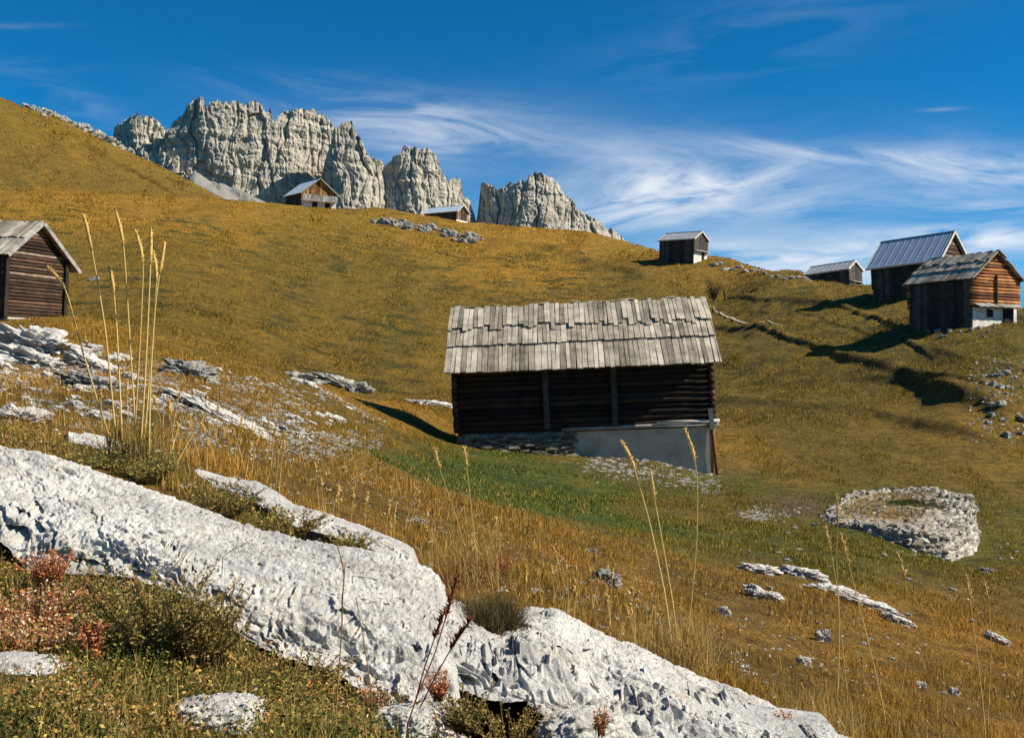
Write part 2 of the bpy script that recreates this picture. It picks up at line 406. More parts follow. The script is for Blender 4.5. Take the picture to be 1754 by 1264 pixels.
# ------------------------------------------------------------------ ground colours (turf albedo, with shade under the banks painted in)
def gauss(x, c, s): return np.exp(-((x - c) / s) ** 2)
def turf(X, Y):
    X = np.asarray(X, float).ravel(); Y = np.asarray(Y, float).ravel()
    d = np.maximum(Y, .9); px = CX + F * X / d; row = HY - F * ang(px, d)
    P2 = np.stack([X, Y, np.zeros_like(X)], 1)
    lg = np.log(d)[:, None]
    n = fbm(P2 / (1.5 + d[:, None] * .12), 4, 31)
    n2 = fbm(P2 / (.5 + d[:, None] * .03), 3, 41)
    gold = np.array([.35, .187, .022]); rust = np.array([.37, .185, .030]); olive = np.array([.168, .113, .016]); green = np.array([.10, .125, .015]); brown = np.array([.13, .078, .020])
    f = np.clip(.5 + .9 * n, 0, 1)[:, None]
    c = olive * (1 - f) + gold * f
    far = sstep(100, 145, d)[:, None] * (1 - sstep(185, 215, d))[:, None]
    c = c * (1 - .7 * far) + (.8 * gold + .2 * olive) * .7 * far
    mid = (sstep(32, 45, d) * (1 - sstep(95, 130, d)))[:, None]
    c = c * (1 - .75 * mid) + (olive * .9 + gold * .1) * .75 * mid
    n4 = fbm(P2 * np.array([1, 2.2, 1]) / 2.4, 4, 47)
    dk = (sstep(.05, .5, n4) * sstep(34, 50, d) * (1 - sstep(120, 160, d)) * np.clip(.55 + .5 * n2, 0, .9))[:, None]
    c = c * (1 - dk) + np.array([.075, .068, .014]) * dk
    hill = sstep(200, 225, d)[:, None]
    c = c * (1 - hill * .7) + (olive * .62 + brown * .25) * hill * .7
    near = (1 - sstep(7, 15, d))[:, None]
    f2 = np.clip(.5 + .8 * n2, 0, 1)[:, None]
    c = c * (1 - near * .75) + (rust * f2 + (gold * .5 + brown * .5) * (1 - f2)) * near * .75
    g = np.clip(1.6 * np.exp(-((px - 1010) / 400) ** 2 - ((row - 838 - (px - 1000) * .10) / 46) ** 2) + 1.6 * np.exp(-((px - 1480) / 290) ** 2 - ((row - 915) / 70) ** 2)
                + .5 * np.exp(-((px - 1700) / 120) ** 2 - ((row - 590) / 40) ** 2), 0, 1) * (d > 9) * (d < 60)
    g = np.clip(g * (1 + .9 * n + .5 * n2), 0, 1)[:, None]
    c = c * (1 - g) + green * g
    rr = (sstep(1150, 1350, px) * sstep(8, 12, d) * (1 - sstep(40, 60, d)) * .5)[:, None]
    c = c * (1 - rr) + olive * 1.05 * rr
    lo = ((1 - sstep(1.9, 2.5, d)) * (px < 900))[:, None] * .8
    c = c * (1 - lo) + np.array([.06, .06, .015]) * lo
    bank_shade = np.zeros(len(X))  # shadow bands and dark growth under the banks, painted into the turf colour
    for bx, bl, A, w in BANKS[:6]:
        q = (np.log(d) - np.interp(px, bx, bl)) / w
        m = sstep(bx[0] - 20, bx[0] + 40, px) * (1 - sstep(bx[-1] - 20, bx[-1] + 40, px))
        bank_shade = np.maximum(bank_shade, m * gauss(q, -.35, .4) * np.clip(.6 + n2, 0, 1))
    # bare worn ground by the boulder and the hut
    bare = np.exp(-((px - 1370) / 45) ** 2 - ((row - 868) / 22) ** 2) + np.exp(-((px - 1130) / 120) ** 2 - ((row - 800) / 20) ** 2) * .7
    c = c * (1 - .5 * bank_shade[:, None]) + np.array([.045, .032, .014]) * .5 * bank_shade[:, None]
    b = np.clip(bare * (1 + n2), 0, 1)[:, None] * (d > 9)[:, None] * (d < 32)[:, None]
    c = c * (1 - b) + np.array([.17, .11, .055]) * b
    return c * 1.1, px, row

# ------------------------------------------------------------------ terrain sheet
def build_ground():
    s = np.linspace(0, 1, 900)
    Y = 4.0 * (410 / 4.0) ** s - 5.5 + 1.5 * (1 - s) ** 8 * 0
    t = np.linspace(-.80, .80, 760)
    YY, TT = np.meshgrid(Y, t, indexing='ij')
    XX = (YY + 7.0) * TT
    Z = height(XX, YY)
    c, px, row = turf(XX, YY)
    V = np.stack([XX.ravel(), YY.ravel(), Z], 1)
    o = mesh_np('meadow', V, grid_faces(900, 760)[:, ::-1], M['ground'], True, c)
    tag(o, kind='structure')
build_ground()
# wide valley floor far below, out to the horizon
m = MB(); m.add([(-9000, -9000, -70), (9000, -9000, -70), (9000, 9000, -70), (-9000, 9000, -70)], [(0, 1, 2, 3)])
vf = m.build('valley_ground', plain_noise('valley_turf', (.05, .06, .015), (.12, .09, .02), .01))
tag(vf, kind='structure')

# ------------------------------------------------------------------ mountain: limestone towers about a kilometre away
MZ = 1.0
def tower(name, crest, d, seed, foot=455, rib=5.0, lean=.34, back=70, plan=.55, talus=.30, turn=.30):
    cx, cr = np.array(crest, float).T
    n = int((cx[-1] - cx[0]) * 1.25); nv = 190
    u = np.linspace(cx[0], cx[-1], n)
    S = d / F
    q = np.stack([u * .11, np.zeros(n), np.full(n, seed)], 1)
    top = np.interp(u, cx, cr) + fbm(q, 4, seed) * 6 - ridged(q * 1.3, 3, seed + 3) * 4 + 1
    bw_ = np.concatenate([np.repeat(rng.uniform(-1, 1, n // 10 + 2), 10)[:n]]); top = top + bw_ * 2.4
    v = np.concatenate([np.linspace(0, 1, nv), 1 + np.linspace(.03, 1, 40)])
    U, Vv = np.meshgrid(u, v, indexing='ij'); TOP = np.repeat(top[:, None], len(v), 1)
    vf = np.minimum(Vv, 1)
    H = (foot - TOP) * S
    z = vf * H
    hw = (cx[-1] - cx[0]) / 2 * S; uc = (cx[0] + cx[-1]) / 2
    xr = (U - uc) * S
    dep = plan * hw * np.abs(xr / hw) ** 2.2 + turn * xr                         # the ends turn away from us
    tl = talus * 300 * S
    dep = dep + lean * z + .9 * np.maximum(0, .9 * tl - z) * -1.2          # cliff leans back, skirt runs out
    P3 = np.stack([(U * S).ravel(), dep.ravel() * .5, z.ravel()], 1)
    w = fbm(P3 / (40 * S), 2, seed + 50).reshape(U.shape) * 9 * S
    Pr = np.stack([((U * S) + w).ravel() / (17 * S), np.zeros(U.size), z.ravel() / (95 * S)], 1)
    r = ridged(Pr, 4, seed + 7).reshape(U.shape) * rib * 1.25 * S
    r2 = ridged(Pr * np.array([3.1, 1, 2.2]) + 5, 2, seed + 9).reshape(U.shape) * rib * .34 * S
    st = fbm(np.stack([(U * S).ravel() / (60 * S), np.zeros(U.size), (z + .12 * xr + w * .5).ravel() / (9 * S)], 1), 2, seed + 12).reshape(U.shape) * rib * .35 * S
    bl = fbm(P3 / (5 * S), 2, seed + 14).reshape(U.shape) * 1.3 * S
    cl = sstep(.0, .25, vf)
    def cells(sx, sz, wk, sd):
        q = np.stack([((U * S) + w * wk).ravel() / (sx * S), np.zeros(U.size), (z + .10 * xr + w * .3).ravel() / (sz * S)], 1)
        a1, a2, ci = worley_id(q, sd)
        return (1 - np.minimum(1, (a2 - a1) * 5)).reshape(U.shape), ci.reshape(U.shape)
    k1, c1 = cells(32, 170, 1.1, seed + 30); k2, c2 = cells(12, 60, .9, seed + 31); k3, c3 = cells(5, 8, .5, seed + 32)
    relief = ((c1 - .5) * 12 * S - k1 * 4.5 * S + (c2 - .5) * 3.6 * S - k2 * 2.2 * S) * (.25 + .75 * cl) + (c3 - .5) * 1.4 * S + r * .16 * (.35 + .65 * cl) + r2 * .35 + st * 1.3 + bl
    big = fbm(np.stack([(U * S).ravel() / (70 * S), np.zeros(U.size), z.ravel() / (160 * S)], 1), 2, seed + 20).reshape(U.shape) * rib * 1.5 * S
    y = d + dep - relief - big
    over = np.maximum(0, Vv - 1)
    y = y + over * back * S * 3.0
    z = np.where(over > 0, z - (over ** 1.4) * H, z)
    z0 = (HY - foot) * S
    V3 = np.stack([((U - CX) * y / F).ravel(), y.ravel(), (z0 + z * (y / d)).ravel()], 1)
    o = mesh_np(name, V3, grid_faces(n, len(v))[:, ::-1], M['cliff'], False)
    o['kind'] = 'structure'
    return o
def cliff_mat():
    m, nt, b = newmat('dolomite_cliff')
    v = coords(nt, (.1, .1, .018))
    v2 = coords(nt, (.02, .02, .11)); v3 = coords(nt, (.2, .2, .2))
    n1 = noise(nt, v, 2.2, 8, .7, .4); n2 = noise(nt, v2, 1.3, 6, .65, .5); n3 = noise(nt, v3, 1.2, 6, .75)
    c = ramp(nt, n1, [(.28, (.27, .245, .20)), (.45, (.46, .425, .355)), (.7, (.60, .555, .465))])
    c = mix(nt, c, ramp(nt, n2, [(.35, (.72, .71, .70)), (.65, (1.12, 1.10, 1.04))]), 1., 'MULTIPLY')
    c = mix(nt, c, ramp(nt, n3, [(.3, (.75,) * 3), (.7, (1.2,) * 3)]), 1., 'MULTIPLY')
    nt.links.new(c, b.inputs['Base Color'])
    bump(nt, b, math_(nt, 'ADD', n1, n3), 1., 2.2)
    return m
M['cliff'] = cliff_mat()
tower('mountain', [(186,262),(192,240),(196,206),(204,198),(215,195),(230,188),(241,193),(252,191),(264,193),(275,204),(283,212),(292,250),(318,290),(360,330)], 1020, 1, 450, 4.2, .40)
tower('mountain', [(270,262),(279,228),(288,208),(300,199),(312,192),(322,176),(334,162),(345,164),(352,174),(366,169),(384,166),(402,169),(422,168),(440,165),(449,172),(456,183),(464,180),(468,204),(473,202),(480,190),(494,180),(505,178),(524,178),(542,181),(556,186),(568,196),(575,215),(590,260)], 1000, 2, 455, 4.8, .30, plan=.22, turn=.2)
tower('mountain', [(536,330),(552,288),(563,247),(572,212),(580,200),(592,197),(604,203),(613,222),(624,242),(637,262),(652,284),(664,320),(676,360)], 948, 4, 460, 4.2, .42, plan=1.0, turn=.05)
tower('mountain', [(626,262),(640,262),(655,268),(664,290),(690,330)], 1000, 9, 455, 5, .4)
tower('mountain', [(640,340),(651,292),(664,268),(680,255),(694,247),(706,246),(722,250),(738,248),(746,262),(753,283),(766,298),(778,294),(787,294),(792,320),(806,338),(815,372),(824,400)], 965, 5, 460, 4.6, .42, plan=.8)
tower('mountain', [(808,400),(817,368),(824,312),(834,306),(843,313),(852,320),(862,311),(880,309),(893,303),(906,297),(922,294),(940,297),(955,303),(961,320),(976,338),(1000,360),(1028,376),(1050,388),(1066,394),(1082,408),(1110,440)], 985, 6, 470, 4.6, .36, plan=.7)
tower('mountain', [(225,262),(240,240),(262,240),(285,252),(310,285),(335,300),(370,320),(420,345),(500,380)], 940, 7, 455, 5, .8, talus=.1)
# scree fan under the wall
def scree():
    n, nv = 120, 60
    u = np.linspace(300, 520, n); v = np.linspace(0, 1, nv)
    U, Vv = np.meshgrid(u, v, indexing='ij')
    top = np.interp(u, [300, 335, 370, 410, 450, 480, 520], [310, 292, 304, 322, 342, 356, 372])[:, None]
    d = 820 + 110 * Vv
    row = 440 + (top - 440) * Vv
    P3 = PW(U, row, d).reshape(-1, 3)
    P3[:, 2] += fbm(P3 / 14, 5, 90, .6) * 3.0 - 3
    P3[:, 1] += fbm(P3 / 30, 3, 91) * 6
    o = mesh_np('scree_slope', P3, grid_faces(n, nv)[:, ::-1], plain_noise('scree', (.15, .14, .125), (.29, .275, .24), .6, .95, 0, 1.), True)
    o['kind'] = 'structure'
scree()

# ------------------------------------------------------------------ rocks
def rock(name, pos, size, rot=0, seed=0, label=None, cat='rock', group=None, mat='limestone_far', rough=.5, flat=.0, sink=.3, nu=40, tilt=(0, 0)):
    nv = max(12, nu // 2)
    th = np.linspace(0, 2 * np.pi, nu, endpoint=False); ph = np.linspace(-.5 * np.pi, .5 * np.pi, nv)
    TH, PH = np.meshgrid(th, ph, indexing='ij')
    D = np.stack([np.cos(TH) * np.cos(PH), np.sin(TH) * np.cos(PH), np.sin(PH)], -1).reshape(-1, 3)
    e = .75
    D2 = np.sign(D) * np.abs(D) ** e
    so = np.array([seed * 3.7, seed * 1.3, seed * 7.1])
    r = 1 + rough * (.55 * fbm(D * 1.1 + so, 3, 61) + .35 * ridged(D * 2.3 + so, 3, 62) - .1 + .14 * fbm(D * 7 + so, 2, 63) + .16 * ridged(D * np.array([6, 6, 7]) + so, 3, 66))
    q = D * 2.6 + so + .4 * fbm(D * 5 + so, 2, 64)[:, None]
    f1, f2 = worley(q * np.array([1, 1, 1.25]), 65)
    r = r + rough * (.42 * np.minimum(1, (f2 - f1) * 1.6) - .25)
    V = D2 * r[:, None] * np.array(size)
    i = np.arange(nu * nv).reshape(nu, nv); j = np.roll(i, -1, 0)
    Q = np.stack([i[:, :-1], j[:, :-1], j[:, 1:], i[:, 1:]], -1).reshape(-1, 4)
    o = mesh_np(name, V, Q, M[mat], nu > 70)
    o.location = (pos[0], pos[1], pos[2] + size[2] * (1 - 2 * sink)); o.rotation_euler = (tilt[0], tilt[1], rot)
    tag(o, label, cat, group)
    return o
def ground_pos(px, row, d0=2.4, d1=150):
    d = depth_of(px, row, d0, d1)
    x = (px - CX) / F * d
    return np.array([x, d, height([x], [d])[0]])
FOOT = []                                     # rock footprints, kept clear of grass: (px0, px1, fn d-range)
def slab(name, top, bot, label, seed, back=.3, under=.18, amp=1., pits=(), res=1.15, nv=190, shelf=1., mat='limestone', vp=4.):
    tx, tr, td = np.array(top, float).T; bx, br, bd = np.array(bot, float).T
    x0, x1 = tx[0], tx[-1]
    n = int((x1 - x0) / res)
    u = np.linspace(x0, x1, n)
    T1, Td = np.interp(u, tx, tr)[:, None], np.interp(u, tx, td)[:, None]
    B1, Bd = np.interp(u, bx, br)[:, None], np.interp(u, bx, bd)[:, None]
    v = np.concatenate([np.linspace(-1, 0, 40)[:-1], np.linspace(0, 1, nv), 1 + np.linspace(0, 1, 40)[1:]])
    Vv = np.repeat(v[None], n, 0); U = np.repeat(u[:, None], len(v), 1)
    w = np.clip(Vv, 0, 1)
    row = B1 + (T1 - B1) * w
    d = Bd + (Td - Bd) * (.38 * w + .62 * w ** 2.1)
    P = PW(U, row, d)
    un = np.maximum(0, -Vv); ov = np.maximum(0, Vv - 1)
    P[..., 1] += under * np.minimum(1, un * 1.6) + back * ov
    P[..., 2] += -.30 * np.maximum(0, un - .45) + .02 * np.minimum(un * 3, 1) - (.5 * ov ** 1.7) * back * 1.3
    P0 = P.copy()
    gu = np.gradient(P, axis=0); gv = np.gradient(P, axis=1)
    N = np.cross(gu, gv); N /= np.linalg.norm(N, axis=2)[..., None] + 1e-9
    for _ in range(12):
        N[:, 1:-1] = (N[:, :-2] + N[:, 1:-1] + N[:, 2:]); N[1:-1] = (N[:-2] + N[1:-1] + N[2:]); N /= np.linalg.norm(N, axis=2)[..., None] + 1e-9
    for _ in range(90):
        N[:, 1:-1] = (N[:, :-2] + N[:, 1:-1] + N[:, 2:]); N /= np.linalg.norm(N, axis=2)[..., None] + 1e-9
    A = P.reshape(-1, 3)
    ax = np.array([.80, -.25, -.38]); ax /= np.linalg.norm(ax)
    al = A @ ax
    B = A + .0
    Bq = (A - al[:, None] * ax * .62)          # stretched along the slab
    so = seed * 5.3
    low = (1 - sstep(.15, .75, w)).ravel()
    C5 = A - al[:, None] * ax * .84
    h = .018 * fbm(Bq / .45 + so, 3, seed) + .005 * fbm(Bq / .12 + so, 3, seed + 5)
    sh = ridged(C5 / .11 + so + 3 + .5 * fbm(A / .1, 2, seed + 16)[:, None], 3, seed + 15)
    h = h + shelf * .013 * (.15 + .85 * low) * sh
    q = (fbm(C5 / .20 + so + 31, 3, seed + 30) + .22 * fbm(A / .045 + so, 3, seed + 31)) * 6
    fr = q - np.floor(q)
    h = h + (.006 + .012 * low) * (np.floor(q) + np.clip((fr - .8) / .2, 0, 1) - q * .8)
    h = h + .0042 * ridged(C5 / .05 + so + 7, 3, seed + 33) + .0030 * fbm(A / .017 + so, 3, seed + 35, .7)
    p3 = worley((A - al[:, None] * ax * .5) / .026 + so, seed + 40)[0]
    h = h - .0035 * (1 - sstep(.1, .42, p3)) * sstep(-.1, .4, fbm(Bq / .15 + so + 5, 2, seed + 41))
    pit = worley(Bq / .075 + so, seed + 20)[0]
    msk = sstep(.1, .6, fbm(Bq / .25 + so + 8, 2, seed + 22))
    h = h - .010 * (1 - sstep(.08, .42, pit)) * msk
    ck = np.abs(fbm(C5 / .16 + so + 21, 3, seed + 45))
    h = h - .014 * (1 - sstep(0, .07, ck)) * sstep(-.2, .3, fbm(Bq / .3 + so + 2, 2, seed + 46))
    cr = np.abs(fbm(Bq / .35 + so + 15, 3, seed + 25))
    h = h - .020 * (1 - sstep(0, .05, cr)) * (.3 + .7 * low)
    Uf, Rf = U.ravel(), row.ravel()
    nz1 = fbm(A / .05, 2, 77); nz2 = fbm(A / .022, 2, 78)
    h = np.clip(h, -.045, .04) * (.3 + .7 * sstep(0, .28, w).ravel())
    hp = np.zeros(len(A))
    hp = hp + shelf * .016 * low * sstep(-.05, -.6, sh) * sstep(.02, .12, w).ravel()
    for (px, py, sx, sy, a, dep) in pits:
        ca, sa = math.cos(a), math.sin(a)
        dx, dy = Uf - px, Rf - py
        e = ((dx * ca + dy * sa) / sx) ** 2 + ((-dx * sa + dy * ca) / (sy * .75)) ** 2
        e = np.maximum(e * (1 + .55 * nz1) + .35 * nz2, 0)
        hp = np.maximum(hp, 1.7 * dep * np.exp(-e * e * e) * (1 - sstep(.8, .97, w)).ravel())
    h = h * (1 - .92 * sstep(0, .12, -Vv.ravel()))
    P = P0 + N * (h * amp).reshape(U.shape)[..., None] + hp.reshape(U.shape)[..., None] * np.array([-.08, .93, .20])
    # ends dive into the turf
    en = np.minimum(1, np.minimum((u - x0) / 22, (x1 - u) / 22))[:, None]
    P[..., 2] -= (1 - en ** .6) * .12
    o = mesh_np(name, P.reshape(-1, 3), grid_faces(n, len(v)), M[mat], True)
    tag(o, label, 'rock')
    FOOT.append((x0, x1, u, Bd[:, 0], Td[:, 0] + back * .55))
    return o
PITS_A = [(48,888,30,9,.7,.05),(62,874,8,14,-.5,.05),(20,905,26,16,.2,.05),(323,968,17,6,.6,.035),(292,938,13,7,.8,.03),(368,899,20,5,.1,.02),(452,975,13,6,.6,.03),
          (372,1012,16,5,.5,.03),(400,1030,20,6,.5,.03),(590,985,16,5,.7,.03),(620,990,30,4,.1,.02),(540,1020,44,14,.6,.018),(600,1060,34,12,.7,.02),(748,1015,7,9,.4,.02),(738,1060,9,14,-.2,.02),(715,1110,18,6,.5,.025),(440,1065,40,7,.1,.025),(645,1033,18,5,.1,.02),(150,960,30,9,.2,.03),(230,978,30,10,.4,.03)]
slab('rock', [(-260,716,2.75),(-100,742,2.6),(0,768,2.5),(60,776,2.5),(150,803,2.48),(230,828,2.45),(300,850,2.42),(400,885,2.4),(500,913,2.38),(600,938,2.36),(690,958,2.34),(735,972,2.33),(752,990,2.3),(760,1020,2.24),(766,1060,2.2),(785,1110,2.08),(800,1170,1.99)],
     [(-260,930,2.2),(0,930,2.12),(60,985,2.06),(110,985,2.04),(200,990,2.02),(300,1015,1.98),(350,1045,1.96),(420,1100,1.91),(480,1128,1.87),(560,1150,1.84),(630,1195,1.80),(700,1240,1.76),(760,1268,1.75),(800,1272,1.75)],
     'huge pale slab of pitted limestone sloping across the lower left foreground', 1, pits=PITS_A, nv=210)
_r = np.random.default_rng(5)
PITS_A += [(_a, np.interp(_a, [0, 300, 750], [768, 850, 1000]) + _r.uniform(20, 190), _r.uniform(5, 12), _r.uniform(2, 4), _r.uniform(.2, .9), _r.uniform(.008, .02)) for _a in _r.uniform(-20, 760, 60)]
PITS_A += [(_a, np.interp(_a, [400, 790], [1060, 1190]) + _r.uniform(-50, 30), _r.uniform(14, 34), _r.uniform(4, 9), _r.uniform(.2, .6), _r.uniform(.015, .03)) for _a in _r.uniform(400, 790, 14)]
PITS_B = [(1010,1105,24,8,.75,.05),(905,1145,20,12,.6,.06),(960,1130,16,9,.7,.04),(955,1165,22,14,.7,.05),(1040,1135,38,8,.35,.035),(1260,1195,34,9,.5,.05),(1215,1215,30,7,.5,.045),(820,1140,26,10,.4,.05),(1030,1030,14,5,.5,.02),(890,1120,18,8,.7,.045),(1000,1180,20,10,.5,.05),(1110,1215,26,8,.4,.04)]
PITS_B += [(_a, np.interp(_a, [770, 1000, 1480], [1120, 1160, 1275]) + _r.uniform(-25, 60), _r.uniform(10, 28), _r.uniform(4, 8), _r.uniform(.3, .8), _r.uniform(.016, .034)) for _a in _r.uniform(770, 1480, 40)]
PITS_B += [(_a, np.interp(_a, [770, 900, 1000, 1480], [1060, 1070, 1100, 1270]) + _r.uniform(0, 90), _r.uniform(4, 9), _r.uniform(2, 4), _r.uniform(.2, .9), _r.uniform(.008, .016)) for _a in _r.uniform(770, 1480, 50)]
slab('rock', [(738,1052,2.3),(762,1046,2.3),(775,1044,2.32),(800,1056,2.35),(840,1070,2.38),(880,1072,2.42),(905,1056,2.47),(950,1060,2.47),(1000,1085,2.46),(1050,1106,2.44),(1100,1122,2.42),(1160,1150,2.4),(1200,1165,2.4),(1260,1180,2.38),(1330,1205,2.36),(1400,1235,2.34),(1450,1255,2.32),(1520,1292,2.3)],
     [(738,1160,2.0),(762,1172,1.99),(800,1184,1.96),(850,1200,1.94),(900,1198,1.94),(940,1228,1.91),(980,1266,1.88),(1040,1296,1.86),(1100,1284,1.87),(1160,1280,1.88),(1220,1300,1.86),(1300,1318,1.85),(1400,1330,1.84),(1520,1345,1.84)],
     'long pale limestone slab running down to the bottom edge right of the notch', 2, pits=PITS_B, nv=210, under=.45)
slab('rock', [(295,800,3.0),(320,806,2.98),(370,816,2.96),(410,821,2.96),(440,826,2.95),(470,843,2.92),(500,866,2.88),(560,884,2.85),(620,905,2.82),(660,920,2.8),(700,938,2.77),(722,955,2.74)],
     [(295,815,2.9),(370,838,2.85),(440,862,2.78),(500,900,2.7),(560,916,2.68),(620,934,2.64),(722,975,2.6)],
     'narrow whitish rock rib between dry grass just behind the big slab', 3, nv=90, back=.14, amp=.55)
slab('rock', [(95,738,3.05),(120,738,3.05),(150,748,3.03),(185,755,3.02),(215,766,3.0),(245,780,2.96)],
     [(95,752,2.95),(150,764,2.93),(200,780,2.9),(245,790,2.86)],
     'low whitish ledge at the foot of the tall stalks on the left', 4, nv=60, back=.12, amp=.5)
for a in (
    ((1000,1262,1.86), (.09,.05,.05), .4, 'pale broken rock at the bottom edge under the lower slab, right of the dark hollow', .3),
    ((375,1240,1.38), (.062,.05,.036), .2, 'grey white boulder half buried at the bottom edge among herbs', .35),
    ((35,1165,1.5), (.07,.06,.034), .1, 'white flat stone in the herbs at the bottom left edge', .35),
    ((690,1240,1.6), (.05,.04,.03), -.2, 'pale knobbly stone under the lower end of the upper slab', .4)):
    (px, py, d), sz, rz, lab, sk = a
    p = PW(px, py, d)
    rock('rock', (p[0], p[1], p[2] - sz[2] * (1 - 2 * sk)), sz, rz, int(px), lab, mat='limestone', sink=sk, nu=140, rough=.3)
    FOOT.append((px - sz[0] * F / d * .8, px + sz[0] * F / d * .8, np.array([0., 2000.]), np.full(2, d - .08), np.full(2, d + .05)))

REST = {}
def rock_rest(pos, a, sx, sz, rot, seed, key, tilt=0.):
    nu, nv = 12, 7
    th = np.linspace(0, 2 * np.pi, nu, endpoint=False); ph = np.linspace(-.5 * np.pi, .5 * np.pi, nv)
    TH, PH = np.meshgrid(th, ph, indexing='ij')
    D = np.stack([np.cos(TH) * np.cos(PH), np.sin(TH) * np.cos(PH), np.sin(PH)], -1).reshape(-1, 3)
    r = 1 + .5 * fbm(D * 1.6 + seed * 3.1, 3, 61)
    V = D * r[:, None] * np.array([a, a * sx, a * sz])
    c, s_ = math.cos(tilt), math.sin(tilt); V = np.stack([V[:, 0] * c + V[:, 2] * s_, V[:, 1], V[:, 2] * c - V[:, 0] * s_], 1)
    c, s_ = math.cos(rot), math.sin(rot); V = np.stack([V[:, 0] * c - V[:, 1] * s_, V[:, 0] * s_ + V[:, 1] * c, V[:, 2]], 1) + pos
    i = np.arange(nu * nv).reshape(nu, nv); j = np.roll(i, -1, 0)
    REST.setdefault(key, MB()).add(V, np.stack([i[:, :-1], j[:, :-1], j[:, 1:], i[:, 1:]], -1).reshape(-1, 4))
def rk(px, row, w, h, label, seed, rot=0, tilt=.25, cat='rock', group=None, dy=1.0, mat='limestone_far', sink=.3, nu=56, rough=.6, d0=2.6, hole=0):
    p = ground_pos(px, row, d0)
    s = p[1] / F
    sz = (w / 2 * s, w / 2 * s * dy * .7, max(h * .62 * s, .01))
    return rock('rock', p, sz, rot, seed, label, cat, group, mat, rough, sink=sink, nu=nu, tilt=(0, tilt))
BIG = [
 (62,600,150,46,'largest whitish outcrop on the left slope, below the dark log barn at the edge',101,.35,11),
 (55,626,110,28,'pale outcrop slab just under the largest one at the left edge',102,.3,11),
 (150,628,90,24,'sloping pale rock trailing right from the big left outcrop',103,.5,11),
 (36,720,80,24,'flat white rock ledge at the left edge above the foreground slab',104,.2,4),
 (325,640,76,26,'rounded grey boulder on the left slope right of the tall stalks',105,.2,10),
 (170,668,100,20,'dark grey rock step left of the tall stalk bases',106,.2,7),
 (395,722,120,12,'long thin rock rib slanting down through the brown grass, left slope',107,.48,6),
 (330,690,100,12,'thin rock rib above the long slanting one, beside the stalks',108,.35,6),
 (520,655,54,16,'grey rock at the left end of the outcrop left of the wooden hut',109,.2,12),
 (575,660,70,16,'broad grey rock in the outcrop left of the wooden hut',110,.3,14),
 (615,672,36,18,'small rock ending the outcrop left of the wooden hut',111,.3,16),
 (745,692,70,9,'thin pale rock strip touching the left end of the wooden hut',112,.2,18),
 (1035,997,46,22,'single white stone in the brown grass above the lower slab',113,.1,5),
 (1308,1027,60,20,'pale wedge shaped stone below the low ledge in the right meadow',114,.2,5),
 (1300,980,60,14,'left piece of the low stone ledge in the right meadow',115,.15,6),
 (1375,992,66,14,'right piece of the low stone ledge in the right meadow',116,.2,6),
 (1435,1018,70,10,'upper end of the slanting stone ledge in the right meadow',117,.2,5),
 (1490,1040,90,12,'middle stretch of the slanting stone ledge in the right meadow',118,.3,5),
 (1540,1064,50,9,'lower end of the slanting stone ledge in the right meadow',119,.35,5),
 (1410,1098,22,20,'dark sided stone standing up in the right meadow',120,0,4),
 (1240,1051,20,16,'bluish grey stone in the meadow below the wedge shaped one',121,.2,4),
 (1705,1098,36,12,'pale flat stone at the far right below the tall stalks',122,.3,4),
 (1578,1178,18,12,'small white stone low in the right meadow between two stalks',123,.1,3),
 (1636,1192,16,14,'small white stone right of the other low white stone',124,.1,3),
 (1378,1143,22,14,'whitish stone in dry grass near the lower slab',125,.3,3),
 (1690,978,22,10,'pair like white stone right of the stone heap',126,0,7),
 (1012,946,20,8,'little white stone in brown grass below the green patch',127,0,6),
 (718,890,26,10,'pale stone in the orange grass below the shadow of the hut',128,.2,5),
 (160,484,14,6,'lone white stone on the far slope beside the stalks',129,0,40),
]
for (px, row, w, h, lab, sd, tl, d0) in BIG:
    rk(px, row, w, h, lab, sd, tilt=tl, d0=max(2.7, d0 * .7), mat='limestone_far' if d0 > 4 and sd not in (101, 102, 103, 104, 107, 108, 112, 114, 115, 116, 117, 118, 119) else 'limestone', nu=150 if w > 40 else 60, rough=.8)
# outcrop along the crest under the two far chalets
for k in range(48):
    t = rng.uniform(0, 1)
    px = 628 + 190 * t; row = 371 + 26 * t + rng.uniform(-2, 18) * min(1, 4 * t + .2)
    p = ground_pos(px, min(row + 4, 416), 60)
    s = p[1] / F; a = rng.uniform(4, 11)
    rock('rock', p, (a * s, a * .6 * s, a * rng.uniform(.4, .8) * s), rng.uniform(-.6, .6), 700 + k,
         'grey boulder in the rock band along the crest under the far chalets', 'rock', 'boulders in the crest rock band', 'cragstone', .9, sink=.35, nu=36, tilt=(0, rng.uniform(.2, .7)))
# band of broken stone on the skyline right of the upper small barn
for k in range(16):
    t = k / 15
    px = 1222 + 165 * t; row = 448 + 28 * t + rng.uniform(0, 8)
    p = ground_pos(px, row + 3, 60); s = p[1] / F
    rock('rock', p, (rng.uniform(5, 10) * s, rng.uniform(4, 7) * s, rng.uniform(2, 3.4) * s), rng.uniform(0, 3), 230 + k,
         'flat grey stone on the skyline between the two small barns', 'rock', 'stones on the skyline', 'limestone_far', .5, sink=.35, nu=20)
